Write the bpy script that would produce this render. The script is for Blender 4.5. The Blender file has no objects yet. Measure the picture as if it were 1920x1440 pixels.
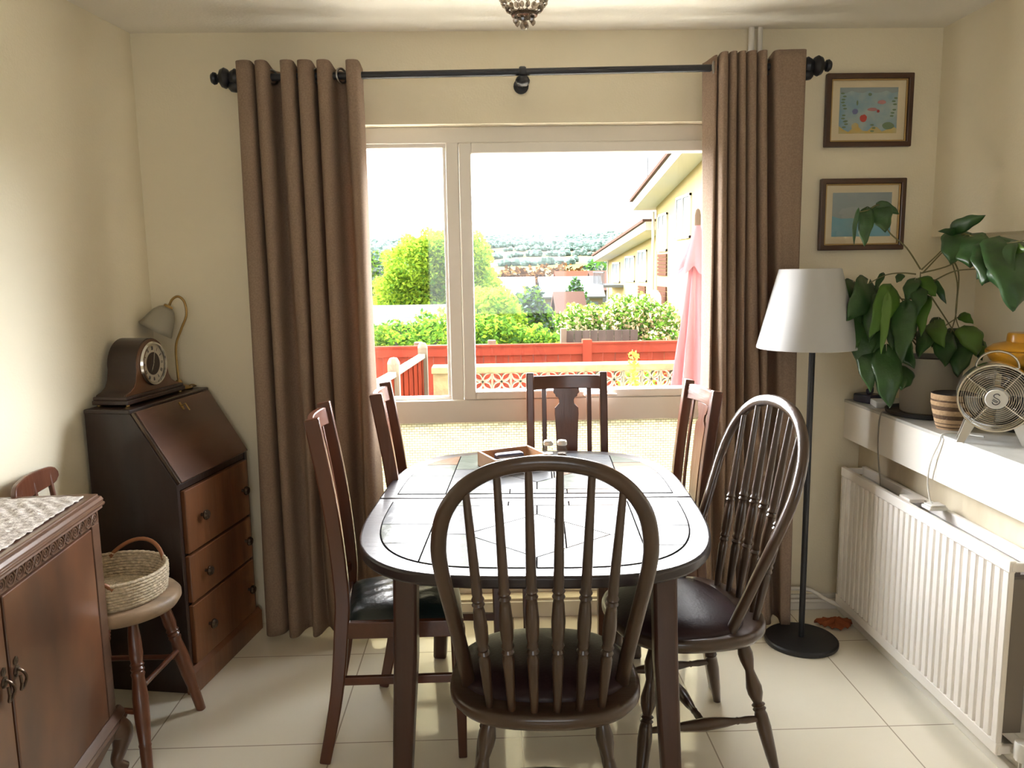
import bpy, bmesh, math, random
from mathutils import Vector, Matrix
R_ = math.radians
random.seed(7)
SC = bpy.context.scene
COL = SC.collection

# ------------------------------------------------------------------ camera
F_PX = 1500.0
EYE = Vector((0, 0, 1.5))
d = Vector(((915-960)/F_PX, (720-503)/F_PX, -1.0)).normalized()
xa = Vector((1, 0.015, 0)); xa = (xa - xa.dot(d)*d).normalized()
za = xa.cross(d)
cam_data = bpy.data.cameras.new('camera')
cam_data.sensor_fit = 'HORIZONTAL'; cam_data.sensor_width = 36.0
cam_data.lens = F_PX/1920*36.0
cam_data.clip_start = 0.05; cam_data.clip_end = 4000
cam = bpy.data.objects.new('camera', cam_data); COL.objects.link(cam)
m = Matrix((xa, d, za)).to_4x4(); m.translation = EYE
cam.matrix_world = m
SC.camera = cam

# ------------------------------------------------------------------ render look, world, sun, portals
vs = SC.view_settings
SC.display_settings.display_device = 'sRGB'
vs.view_transform = 'Standard'; vs.look = 'None'; vs.gamma = 1.0; vs.use_curve_mapping = False
vs.exposure = 1.10
cy = SC.cycles
cy.use_denoising = True
cy.max_bounces = 9; cy.diffuse_bounces = 5; cy.glossy_bounces = 4; cy.transmission_bounces = 6
cy.transparent_max_bounces = 16
cy.sample_clamp_indirect = 60.0; cy.caustics_reflective = False; cy.caustics_refractive = False

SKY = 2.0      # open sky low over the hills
SIDE = 40.0     # extra sky brightness added either side of the view to light the room
GLOW = 21.0    # extra sky brightness added above the view to light room and table
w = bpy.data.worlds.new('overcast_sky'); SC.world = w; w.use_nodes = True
nt = w.node_tree; nt.nodes.clear()
wo = nt.nodes.new('ShaderNodeOutputWorld'); bg = nt.nodes.new('ShaderNodeBackground')
tc = nt.nodes.new('ShaderNodeTexCoord'); nz = nt.nodes.new('ShaderNodeTexNoise'); rp = nt.nodes.new('ShaderNodeValToRGB')
nz.inputs['Scale'].default_value = 1.6; nz.inputs['Detail'].default_value = 4
rp.color_ramp.elements[0].color = (0.86, 0.93, 1, 1); rp.color_ramp.elements[0].position = 0.35
rp.color_ramp.elements[1].color = (1, 1, 1, 1); rp.color_ramp.elements[1].position = 0.6
nt.links.new(tc.outputs['Generated'], nz.inputs['Vector']); nt.links.new(nz.outputs[0], rp.inputs[0])
nt.links.new(rp.outputs[0], bg.inputs[0]); nt.links.new(bg.outputs[0], wo.inputs[0])
sx_ = nt.nodes.new('ShaderNodeSeparateXYZ'); nt.links.new(tc.outputs['Generated'], sx_.inputs[0])
def ramp(sock, a, c, lo, hi):
    q = nt.nodes.new('ShaderNodeMapRange'); q.interpolation_type = 'SMOOTHSTEP'
    for k, v in enumerate((a, c, lo, hi)): q.inputs[1+k].default_value = v
    nt.links.new(sock, q.inputs[0]); return q.outputs[0]
def mth(op, a, c):
    q = nt.nodes.new('ShaderNodeMath'); q.operation = op
    for k, v in enumerate((a, c)):
        if isinstance(v, float): q.inputs[k].default_value = v
        else: nt.links.new(v, q.inputs[k])
    return q.outputs[0]
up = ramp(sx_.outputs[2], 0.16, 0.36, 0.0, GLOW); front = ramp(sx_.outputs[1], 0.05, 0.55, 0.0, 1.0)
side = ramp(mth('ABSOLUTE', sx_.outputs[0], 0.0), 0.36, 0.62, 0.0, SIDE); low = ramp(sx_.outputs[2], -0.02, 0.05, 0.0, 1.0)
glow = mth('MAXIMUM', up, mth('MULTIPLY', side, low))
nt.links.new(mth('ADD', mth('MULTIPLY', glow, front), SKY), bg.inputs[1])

sun = bpy.data.lights.new('sun', 'SUN'); sun.energy = 3.2; sun.angle = R_(3); sun.color = (1, 0.95, 0.86)
so = bpy.data.objects.new('sun', sun); COL.objects.link(so)
so.rotation_euler = Vector((-0.72, -0.30, 0.85)).to_track_quat('Z', 'Y').to_euler()

def portal(name, loc, sx, sy, toward):
    l = bpy.data.lights.new(name, 'AREA'); l.shape = 'RECTANGLE'; l.size = sx; l.size_y = sy
    l.cycles.is_portal = True
    o = bpy.data.objects.new(name, l); COL.objects.link(o); o.location = loc
    o.rotation_euler = Vector(toward).to_track_quat('-Z', 'Z').to_euler()
portal('window_portal', (0.225, 3.47, 1.08), 1.66, 2.0, (0, -1, 0))
portal('rear_fill_portal', (0.1, -2.08, 1.55), 1.5, 1.1, (0, 1, 0))  # sits in the opening added for fill light

# ------------------------------------------------------------------ materials
def nodes(name):
    mt = bpy.data.materials.new(name); mt.use_nodes = True
    n = mt.node_tree; b = n.nodes['Principled BSDF']
    return mt, n, b
def coords(n, stretch=(1, 1, 1)):
    t = n.nodes.new('ShaderNodeTexCoord'); mp = n.nodes.new('ShaderNodeMapping')
    mp.inputs['Scale'].default_value = stretch
    n.links.new(t.outputs['Object'], mp.inputs['Vector'])
    return mp.outputs[0]
def mat(name, col, rough=0.5, metal=0.0, col2=None, scale=8, stretch=(1, 1, 1), bump=0.0, bscale=40, coat=0.0, spec=0.5, lo=0.35, hi=0.65, sheen=0.0):
    mt, n, b = nodes(name)
    b.inputs['Base Color'].default_value = (*col, 1)
    b.inputs['Roughness'].default_value = rough; b.inputs['Metallic'].default_value = metal
    b.inputs['Coat Weight'].default_value = coat; b.inputs['Coat Roughness'].default_value = 0.12
    b.inputs['Specular IOR Level'].default_value = spec
    b.inputs['Sheen Weight'].default_value = sheen
    if col2 is not None:
        v = coords(n, stretch); t = n.nodes.new('ShaderNodeTexNoise'); r = n.nodes.new('ShaderNodeValToRGB')
        t.inputs['Scale'].default_value = scale; t.inputs['Detail'].default_value = 5
        r.color_ramp.elements[0].position = lo; r.color_ramp.elements[1].position = hi
        r.color_ramp.elements[0].color = (*col, 1); r.color_ramp.elements[1].color = (*col2, 1)
        n.links.new(v, t.inputs['Vector']); n.links.new(t.outputs[0], r.inputs[0]); n.links.new(r.outputs[0], b.inputs['Base Color'])
    if bump:
        v = coords(n, stretch); t = n.nodes.new('ShaderNodeTexNoise'); t.inputs['Scale'].default_value = bscale; t.inputs['Detail'].default_value = 4
        bm_ = n.nodes.new('ShaderNodeBump'); bm_.inputs['Strength'].default_value = bump; bm_.inputs['Distance'].default_value = 0.01
        n.links.new(v, t.inputs['Vector']); n.links.new(t.outputs[0], bm_.inputs['Height']); n.links.new(bm_.outputs[0], b.inputs['Normal'])
    return mt
def wood(name, c1, c2, axis='z', rough=0.35, coat=0.3, scale=9):
    st = {'x': (0.12, 1, 1), 'y': (1, 0.12, 1), 'z': (1, 1, 0.12)}[axis]
    return mat(name, c1, rough, 0, c2, scale, st, 0.12, 60, coat, lo=0.3, hi=0.7)
def translucent(name, col, tcol, amount, rough=0.8, col2=None, scale=60, stretch=(1,1,1)):
    mt, n, b = nodes(name)
    b.inputs['Base Color'].default_value = (*col, 1); b.inputs['Roughness'].default_value = rough
    if col2 is not None:
        v = coords(n, stretch); t = n.nodes.new('ShaderNodeTexNoise'); r = n.nodes.new('ShaderNodeValToRGB')
        t.inputs['Scale'].default_value = scale
        r.color_ramp.elements[0].color = (*col, 1); r.color_ramp.elements[1].color = (*col2, 1)
        r.color_ramp.elements[0].position = .35; r.color_ramp.elements[1].position = .65
        n.links.new(v, t.inputs['Vector']); n.links.new(t.outputs[0], r.inputs[0]); n.links.new(r.outputs[0], b.inputs['Base Color'])
    tr = n.nodes.new('ShaderNodeBsdfTranslucent'); tr.inputs[0].default_value = (*tcol, 1)
    mx = n.nodes.new('ShaderNodeMixShader'); mx.inputs[0].default_value = amount
    out = [q for q in n.nodes if q.type == 'OUTPUT_MATERIAL'][0]
    n.links.new(b.outputs[0], mx.inputs[1]); n.links.new(tr.outputs[0], mx.inputs[2]); n.links.new(mx.outputs[0], out.inputs[0])
    return mt
def thin_glass(name, tint=(1, 1, 1), refl=1.0, rough=0.02):
    mt = bpy.data.materials.new(name); mt.use_nodes = True; n = mt.node_tree; n.nodes.clear()
    out = n.nodes.new('ShaderNodeOutputMaterial'); tr = n.nodes.new('ShaderNodeBsdfTransparent'); gl = n.nodes.new('ShaderNodeBsdfGlossy')
    fr = n.nodes.new('ShaderNodeFresnel'); mx = n.nodes.new('ShaderNodeMixShader'); mu = n.nodes.new('ShaderNodeMath'); mu.operation = 'MULTIPLY'
    mu.inputs[1].default_value = refl
    ge = n.nodes.new('ShaderNodeNewGeometry'); io = n.nodes.new('ShaderNodeMapRange')     # same reflectance on the way in and out
    io.inputs[3].default_value = 1.45; io.inputs[4].default_value = 1/1.45
    n.links.new(ge.outputs['Backfacing'], io.inputs[0]); n.links.new(io.outputs[0], fr.inputs[0])
    tr.inputs[0].default_value = (*tint, 1); gl.inputs['Roughness'].default_value = rough
    n.links.new(fr.outputs[0], mu.inputs[0]); n.links.new(mu.outputs[0], mx.inputs[0]); n.links.new(tr.outputs[0], mx.inputs[1]); n.links.new(gl.outputs[0], mx.inputs[2])
    n.links.new(mx.outputs[0], out.inputs[0])
    return mt

M = {}
M['wall'] = mat('cream_wall_paint', (0.83, 0.755, 0.585), 0.75, col2=(0.80, 0.725, 0.56), scale=3, bump=0.10, bscale=120)
M['wall_shade'] = M['wall']
M['ceiling'] = mat('ceiling_paint', (0.84, 0.80, 0.72), 0.8, bump=0.12, bscale=90)
M['trim'] = mat('white_gloss_paint', (0.80, 0.76, 0.70), 0.3)
M['upvc'] = mat('window_frame_white', (0.78, 0.74, 0.68), 0.35)
M['glass'] = thin_glass('window_glass')
M['picglass'] = thin_glass('picture_glass', refl=0.7)
M['curtain'] = translucent('brown_curtain_cloth', (0.34, 0.24, 0.17), (0.32, 0.165, 0.075), 0.18, 0.9, (0.27, 0.19, 0.135), 160)
M['ring'] = mat('eyelet_metal', (0.35, 0.33, 0.30), 0.3, 1.0)
M['rod'] = mat('black_rod_paint', (0.012, 0.013, 0.018), 0.35)
M['walnut'] = wood('craftsman_chair_wood', (0.125, 0.036, 0.013), (0.065, 0.019, 0.008), 'z', 0.3, 0.35)
M['walnutx'] = wood('craftsman_chair_wood_rails', (0.125, 0.036, 0.013), (0.065, 0.019, 0.008), 'x', 0.3, 0.35)
M['elm'] = wood('windsor_chair_wood', (0.070, 0.037, 0.022), (0.034, 0.019, 0.012), 'z', 0.28, 0.4)
M['elmx'] = wood('windsor_chair_seat_wood', (0.070, 0.037, 0.022), (0.034, 0.019, 0.012), 'x', 0.28, 0.4)
M['leather'] = mat('dark_green_leather', (0.008, 0.016, 0.016), 0.28, bump=0.15, bscale=90, coat=0.2)
M['leather2'] = mat('black_brown_leather', (0.030, 0.015, 0.017), 0.40, bump=0.10, bscale=120, spec=0.25)
M['tabledark'] = wood('table_top_dark_wood', (0.030, 0.022, 0.024), (0.016, 0.012, 0.015), 'x', 0.33, 0.15, 6)
M['tableleg'] = wood('table_leg_wood', (0.060, 0.020, 0.012), (0.030, 0.011, 0.008), 'z', 0.35, 0.3)
M['grout'] = mat('tile_grout', (0.012, 0.011, 0.011), 0.9, spec=0.0)
M['slate1'] = mat('grey_slate_tile', (0.075, 0.078, 0.086), 0.28, col2=(0.105, 0.105, 0.105), scale=9, bump=0.25, bscale=18, coat=0.0, spec=0.07)
M['slate2'] = mat('green_slate_tile', (0.066, 0.078, 0.062), 0.28, col2=(0.095, 0.10, 0.085), scale=9, bump=0.25, bscale=18, coat=0.0, spec=0.07)
M['slate3'] = mat('rust_slate_tile', (0.15, 0.082, 0.048), 0.28, col2=(0.12, 0.085, 0.06), scale=9, bump=0.25, bscale=18, coat=0.0, spec=0.07)
M['slate4'] = mat('cream_inlay_tile', (0.45, 0.38, 0.28), 0.25, coat=0.3)
M['bureau'] = wood('bureau_dark_wood', (0.030, 0.014, 0.010), (0.016, 0.008, 0.006), 'z', 0.4, 0.2)
M['bureaufront'] = wood('bureau_drawer_veneer', (0.23, 0.090, 0.036), (0.095, 0.038, 0.018), 'z', 0.35, 0.3, 5)
M['bureauflap'] = wood('bureau_flap_veneer', (0.11, 0.050, 0.030), (0.060, 0.028, 0.018), 'x', 0.3, 0.3, 6)
M['knob'] = mat('dark_metal_knob', (0.10, 0.07, 0.05), 0.25, 0.7)
M['cabinet'] = wood('cabinet_carved_wood', (0.135, 0.070, 0.042), (0.075, 0.038, 0.024), 'y', 0.32, 0.35)
M['cabinetdoor'] = mat('cabinet_door_veneer', (0.150, 0.062, 0.030), 0.3, col2=(0.065, 0.032, 0.020), scale=5, stretch=(1, 1, 0.5), coat=0.45)
M['lace'] = mat('white_lace', (0.66, 0.62, 0.59), 0.9, col2=(0.40, 0.36, 0.34), scale=75, bump=0.8, bscale=45)
M['redwood'] = wood('reddish_chair_wood', (0.16, 0.050, 0.020), (0.085, 0.026, 0.012), 'z', 0.35, 0.3)
M['wornseat'] = mat('worn_pale_seat_wood', (0.44, 0.30, 0.19), 0.5, col2=(0.24, 0.17, 0.11), scale=12, stretch=(0.3, 1, 1))
M['seagrass'] = mat('woven_seagrass', (0.70, 0.58, 0.42), 0.8, col2=(0.44, 0.36, 0.25), scale=70, bump=0.4, bscale=150)
M['tan'] = mat('tan_leather_handle', (0.26, 0.095, 0.035), 0.45)
M['clockwood'] = wood('clock_dark_wood', (0.040, 0.020, 0.014), (0.024, 0.013, 0.010), 'y', 0.4, 0.25)
M['clockface'] = wood('clock_front_veneer', (0.16, 0.062, 0.026), (0.085, 0.034, 0.016), 'x', 0.3, 0.4)
M['chrome'] = mat('polished_chrome', (0.78, 0.76, 0.72), 0.16, 1.0)
M['silver'] = mat('brushed_silver', (0.62, 0.60, 0.56), 0.3, 1.0)
M['fanblade'] = mat('grey_fan_blade', (0.24, 0.24, 0.23), 0.25, 0.9)
M['dial'] = mat('silvered_dial', (0.62, 0.56, 0.45), 0.4, 0.3)
M['ink'] = mat('dark_ink', (0.02, 0.018, 0.03), 0.5)
M['brass'] = mat('aged_brass', (0.38, 0.25, 0.09), 0.32, 1.0)
M['frosted'] = translucent('frosted_glass_shade', (0.50, 0.46, 0.36), (0.5, 0.46, 0.38), 0.35, 0.35)
M['shade'] = translucent('white_fabric_shade', (0.56, 0.55, 0.54), (0.45, 0.45, 0.44), 0.22, 0.9)
M['blackmetal'] = mat('matt_black_metal', (0.010, 0.010, 0.012), 0.45)
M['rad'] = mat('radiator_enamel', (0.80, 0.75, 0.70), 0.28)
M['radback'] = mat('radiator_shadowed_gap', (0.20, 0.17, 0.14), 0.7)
M['ledge'] = mat('grey_ledge_top', (0.50, 0.49, 0.46), 0.45, col2=(0.42, 0.41, 0.38), scale=14)
M['lowwall'] = mat('stained_low_wall', (0.62, 0.54, 0.40), 0.75, col2=(0.42, 0.34, 0.22), scale=7, stretch=(1, 1, 0.35), lo=0.45, hi=0.9)
M['pic_frame'] = wood('picture_frame_wood', (0.075, 0.028, 0.014), (0.040, 0.016, 0.009), 'x', 0.35, 0.3)
M['gold'] = mat('gilt_slip', (0.45, 0.30, 0.12), 0.4, 0.7)
M['mount'] = mat('cream_mount_board', (0.72, 0.62, 0.44), 0.85)
M['paint_blue'] = mat('watercolour_blue', (0.20, 0.36, 0.48), 0.8, col2=(0.42, 0.50, 0.48), scale=14)
M['paint_sky'] = mat('pastel_grey_blue', (0.27, 0.34, 0.37), 0.8, col2=(0.34, 0.38, 0.39), scale=9)
M['paint_sea'] = mat('pastel_turquoise', (0.12, 0.36, 0.50), 0.8, col2=(0.22, 0.42, 0.52), scale=9)
M['paint_white'] = mat('pastel_white', (0.36, 0.41, 0.43), 0.8, col2=(0.32, 0.38, 0.41), scale=20)
M['paint_red'] = mat('watercolour_red', (0.50, 0.06, 0.05), 0.8)
M['paint_pink'] = mat('watercolour_pink', (0.50, 0.22, 0.22), 0.8)
M['paint_yellow'] = mat('watercolour_yellow', (0.60, 0.42, 0.12), 0.8, col2=(0.5, 0.45, 0.25), scale=30)
M['paint_green'] = mat('watercolour_green', (0.16, 0.24, 0.14), 0.8)
M['paint_violet'] = mat('watercolour_violet', (0.16, 0.18, 0.38), 0.8)
M['leaf'] = mat('dark_green_leaf', (0.030, 0.088, 0.018), 0.38, col2=(0.018, 0.055, 0.014), scale=18, bump=0.15, bscale=50)
M['leafbright'] = translucent('bright_green_leaf', (0.075, 0.18, 0.020), (0.12, 0.30, 0.02), 0.35, 0.35)
M['leafpale'] = translucent('pale_green_leaf', (0.14, 0.26, 0.05), (0.20, 0.38, 0.05), 0.35, 0.35)
M['stem'] = mat('olive_stem', (0.17, 0.15, 0.06), 0.55)
M['soil'] = mat('potting_soil', (0.022, 0.015, 0.010), 0.95, bump=0.8, bscale=50)
M['pot'] = mat('stone_grey_plastic', (0.30, 0.27, 0.22), 0.55)
M['stripe1'] = mat('raffia_natural', (0.56, 0.38, 0.22), 0.8, col2=(0.45, 0.30, 0.17), scale=60, bump=0.4, bscale=120)
M['stripe2'] = mat('raffia_brown', (0.13, 0.075, 0.04), 0.8, bump=0.4, bscale=120)
M['yellow'] = mat('mustard_enamel', (0.58, 0.28, 0.02), 0.28, coat=0.4)
M['whiteplastic'] = mat('white_plastic', (0.70, 0.68, 0.64), 0.35)
M['greycable'] = mat('grey_cable', (0.22, 0.20, 0.17), 0.5)
M['rust'] = mat('rust_orange_cloth', (0.30, 0.075, 0.02), 0.85)
M['boxwood'] = wood('pale_box_wood', (0.44, 0.25, 0.13), (0.32, 0.17, 0.085), 'x', 0.5, 0.1)
M['boxdark'] = wood('box_inner_wood', (0.25, 0.11, 0.055), (0.17, 0.075, 0.04), 'x', 0.55, 0.0)
M['navy'] = mat('navy_plastic', (0.02, 0.02, 0.045), 0.3)
M['clear'] = thin_glass('clear_shaker_glass', (0.9, 0.92, 0.92), 1.0)
M['salt'] = mat('white_salt', (0.75, 0.73, 0.70), 0.8)
M['pepper'] = mat('peppercorns', (0.09, 0.06, 0.045), 0.8, col2=(0.2, 0.15, 0.11), scale=150)
M['crystal'] = thin_glass('smoky_crystal', (0.62, 0.57, 0.52), 2.2, 0.05)
# outdoors
M['redfence'] = mat('red_painted_boards', (0.27, 0.048, 0.030), 0.75, col2=(0.225, 0.040, 0.026), scale=6, stretch=(1, 1, 0.2))
M['redwoven'] = mat('red_brown_woven_panel', (0.115, 0.018, 0.008), 0.85, col2=(0.085, 0.014, 0.007), scale=6)
M['palepost'] = mat('weathered_timber', (0.210, 0.170, 0.130), 0.85, col2=(0.160, 0.130, 0.100), scale=12, stretch=(1, 1, 0.2))
M['greyfence'] = mat('grey_weathered_fence', (0.110, 0.095, 0.085), 0.85, col2=(0.080, 0.070, 0.062), scale=12, stretch=(1, 1, 0.2))
M['stone'] = mat('buff_stone', (0.220, 0.175, 0.100), 0.85, col2=(0.165, 0.130, 0.075), scale=16, bump=0.4, bscale=40)
M['block'] = mat('cream_screen_block', (0.310, 0.270, 0.200), 0.85)
M['lawn'] = mat('garden_grass', (0.060, 0.075, 0.030), 0.95, col2=(0.085, 0.085, 0.040), scale=1.5)
M['field'] = mat('hill_fields', (0.060, 0.075, 0.036), 1.0, col2=(0.11, 0.092, 0.052), scale=0.012, stretch=(0.4, 1, 1), lo=0.42, hi=0.52)
M['g1'] = translucent('lime_foliage', (0.25, 0.36, 0.035), (0.34, 0.48, 0.05), 0.35, 0.7)
M['g2'] = translucent('mid_green_foliage', (0.10, 0.22, 0.028), (0.17, 0.32, 0.04), 0.3, 0.6)
M['g3'] = translucent('deep_green_foliage', (0.030, 0.085, 0.018), (0.06, 0.14, 0.02), 0.3, 0.5)
M['g4'] = mat('autumn_foliage', (0.130, 0.065, 0.022), 0.9)
M['g5'] = mat('hazed_woodland', (0.10, 0.145, 0.125), 0.95)  # distance haze is put into this pale bluish green
M['blossom'] = mat('cream_blossom', (0.62, 0.52, 0.32), 0.8)
M['bark'] = mat('tree_bark', (0.050, 0.035, 0.025), 0.9)
M['render'] = mat('yellow_house_render', (0.30, 0.225, 0.105), 0.85)
M['whitebd'] = mat('white_fascia', (0.50, 0.48, 0.44), 0.6)
M['rooftile'] = mat('pinkish_roof_tiles', (0.085, 0.050, 0.040), 0.9)
M['farwall'] = mat('buff_house_wall', (0.15, 0.12, 0.07), 0.85)
M['bounce_pale'] = mat('pale_bounce_paving', (0.62, 0.58, 0.50), 0.85, col2=(0.52, 0.48, 0.40), scale=3)  # kept pale so the added slab throws light upward
M['roofgrey'] = mat('pale_grey_roof', (0.125, 0.125, 0.13), 0.9)
M['brownclad'] = mat('brown_cladding', (0.070, 0.035, 0.025), 0.8)
M['windark'] = mat('house_window_glass', (0.12, 0.13, 0.14), 0.6)
M['parasol'] = translucent('pink_parasol_fabric', (0.230, 0.085, 0.095), (0.26, 0.10, 0.11), 0.25, 0.85)
M['metalroof'] = mat('corrugated_metal', (0.12, 0.12, 0.125), 0.9)
M['redroof'] = mat('red_clay_roof', (0.12, 0.035, 0.022), 0.9)

for k_ in ['redfence', 'redwoven', 'palepost', 'greyfence', 'stone', 'block', 'lawn', 'field', 'g1', 'g2', 'g3', 'g4', 'g5', 'blossom', 'bark', 'render', 'whitebd', 'rooftile', 'farwall', 'bounce_pale', 'roofgrey', 'brownclad', 'windark', 'parasol', 'metalroof', 'redroof']:
    for q_ in M[k_].node_tree.nodes:
        if q_.type == 'BSDF_PRINCIPLED': q_.inputs['Specular IOR Level'].default_value = 0.0   # matt outdoor surfaces

def floor_material():
    mt, n, b = nodes('glossy_cream_floor_tiles')
    t = n.nodes.new('ShaderNodeTexCoord'); sp = n.nodes.new('ShaderNodeSeparateXYZ'); n.links.new(t.outputs['Object'], sp.inputs[0])
    def edge(sock, off):
        a = n.nodes.new('ShaderNodeMath'); a.operation = 'ADD'; a.inputs[1].default_value = 60 - off
        q = n.nodes.new('ShaderNodeMath'); q.operation = 'PINGPONG'; q.inputs[1].default_value = 0.30
        g = n.nodes.new('ShaderNodeMath'); g.operation = 'LESS_THAN'; g.inputs[1].default_value = 0.0022
        n.links.new(sock, a.inputs[0]); n.links.new(a.outputs[0], q.inputs[0]); n.links.new(q.outputs[0], g.inputs[0]); return g.outputs[0]
    gx = edge(sp.outputs[0], 0.08); gy = edge(sp.outputs[1], 2.39)
    mx = n.nodes.new('ShaderNodeMath'); mx.operation = 'MAXIMUM'; n.links.new(gx, mx.inputs[0]); n.links.new(gy, mx.inputs[1])
    nz = n.nodes.new('ShaderNodeTexNoise'); nz.inputs['Scale'].default_value = 5; nz.inputs['Detail'].default_value = 6
    n.links.new(t.outputs['Object'], nz.inputs['Vector'])
    r = n.nodes.new('ShaderNodeValToRGB'); r.color_ramp.elements[0].color = (0.82, 0.75, 0.60, 1); r.color_ramp.elements[1].color = (0.87, 0.80, 0.66, 1)
    n.links.new(nz.outputs[0], r.inputs[0])
    mc = n.nodes.new('ShaderNodeMix'); mc.data_type = 'RGBA'
    n.links.new(mx.outputs[0], mc.inputs[0]); n.links.new(r.outputs[0], mc.inputs[6]); mc.inputs[7].default_value = (0.42, 0.35, 0.26, 1)
    n.links.new(mc.outputs[2], b.inputs['Base Color'])
    b.inputs['Roughness'].default_value = 0.14; b.inputs['Specular IOR Level'].default_value = 0.7; b.inputs['Coat Weight'].default_value = 0.8; b.inputs['Coat Roughness'].default_value = 0.05
    return mt
M['floor'] = floor_material()

def basket_pane_material():
    mt = bpy.data.materials.new('basketweave_obscure_glass'); mt.use_nodes = True; n = mt.node_tree; n.nodes.clear()
    out = n.nodes.new('ShaderNodeOutputMaterial')
    t = n.nodes.new('ShaderNodeTexCoord'); mp = n.nodes.new('ShaderNodeMapping'); mp.inputs['Rotation'].default_value = (R_(90), 0, 0)
    n.links.new(t.outputs['Object'], mp.inputs['Vector'])
    br = n.nodes.new('ShaderNodeTexBrick'); br.inputs['Scale'].default_value = 1.0
    br.inputs['Brick Width'].default_value = 0.022; br.inputs['Row Height'].default_value = 0.0105; br.inputs['Mortar Size'].default_value = 0.0013
    br.inputs['Color1'].default_value = (0.52, 0.48, 0.37, 1); br.inputs['Color2'].default_value = (0.32, 0.32, 0.27, 1); br.inputs['Mortar'].default_value = (0.17, 0.15, 0.10, 1)
    n.links.new(mp.outputs[0], br.inputs['Vector'])
    b2 = n.nodes.new('ShaderNodeTexNoise'); b2.inputs['Scale'].default_value = 40; n.links.new(mp.outputs[0], b2.inputs['Vector'])
    mc = n.nodes.new('ShaderNodeMix'); mc.data_type = 'RGBA'; mc.inputs[0].default_value = 0.0
    n.links.new(br.outputs[0], mc.inputs[6]); n.links.new(b2.outputs[1], mc.inputs[7])
    tl = n.nodes.new('ShaderNodeBsdfTranslucent'); tp = n.nodes.new('ShaderNodeBsdfTransparent'); gl = n.nodes.new('ShaderNodeBsdfGlossy'); df = n.nodes.new('ShaderNodeBsdfDiffuse')
    gl.inputs['Roughness'].default_value = 0.25
    m1 = n.nodes.new('ShaderNodeMixShader'); m2 = n.nodes.new('ShaderNodeMixShader'); m3 = n.nodes.new('ShaderNodeMixShader')
    m1.inputs[0].default_value = 0.12; m2.inputs[0].default_value = 0.06; m3.inputs[0].default_value = 0.12
    n.links.new(mc.outputs[2], tl.inputs[0]); n.links.new(mc.outputs[2], tp.inputs[0]); n.links.new(mc.outputs[2], df.inputs[0])
    n.links.new(tl.outputs[0], m1.inputs[1]); n.links.new(tp.outputs[0], m1.inputs[2])
    n.links.new(m1.outputs[0], m2.inputs[1]); n.links.new(gl.outputs[0], m2.inputs[2])
    n.links.new(m2.outputs[0], m3.inputs[1]); n.links.new(df.outputs[0], m3.inputs[2]); n.links.new(m3.outputs[0], out.inputs[0])
    return mt
M['basketpane'] = basket_pane_material()

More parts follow.
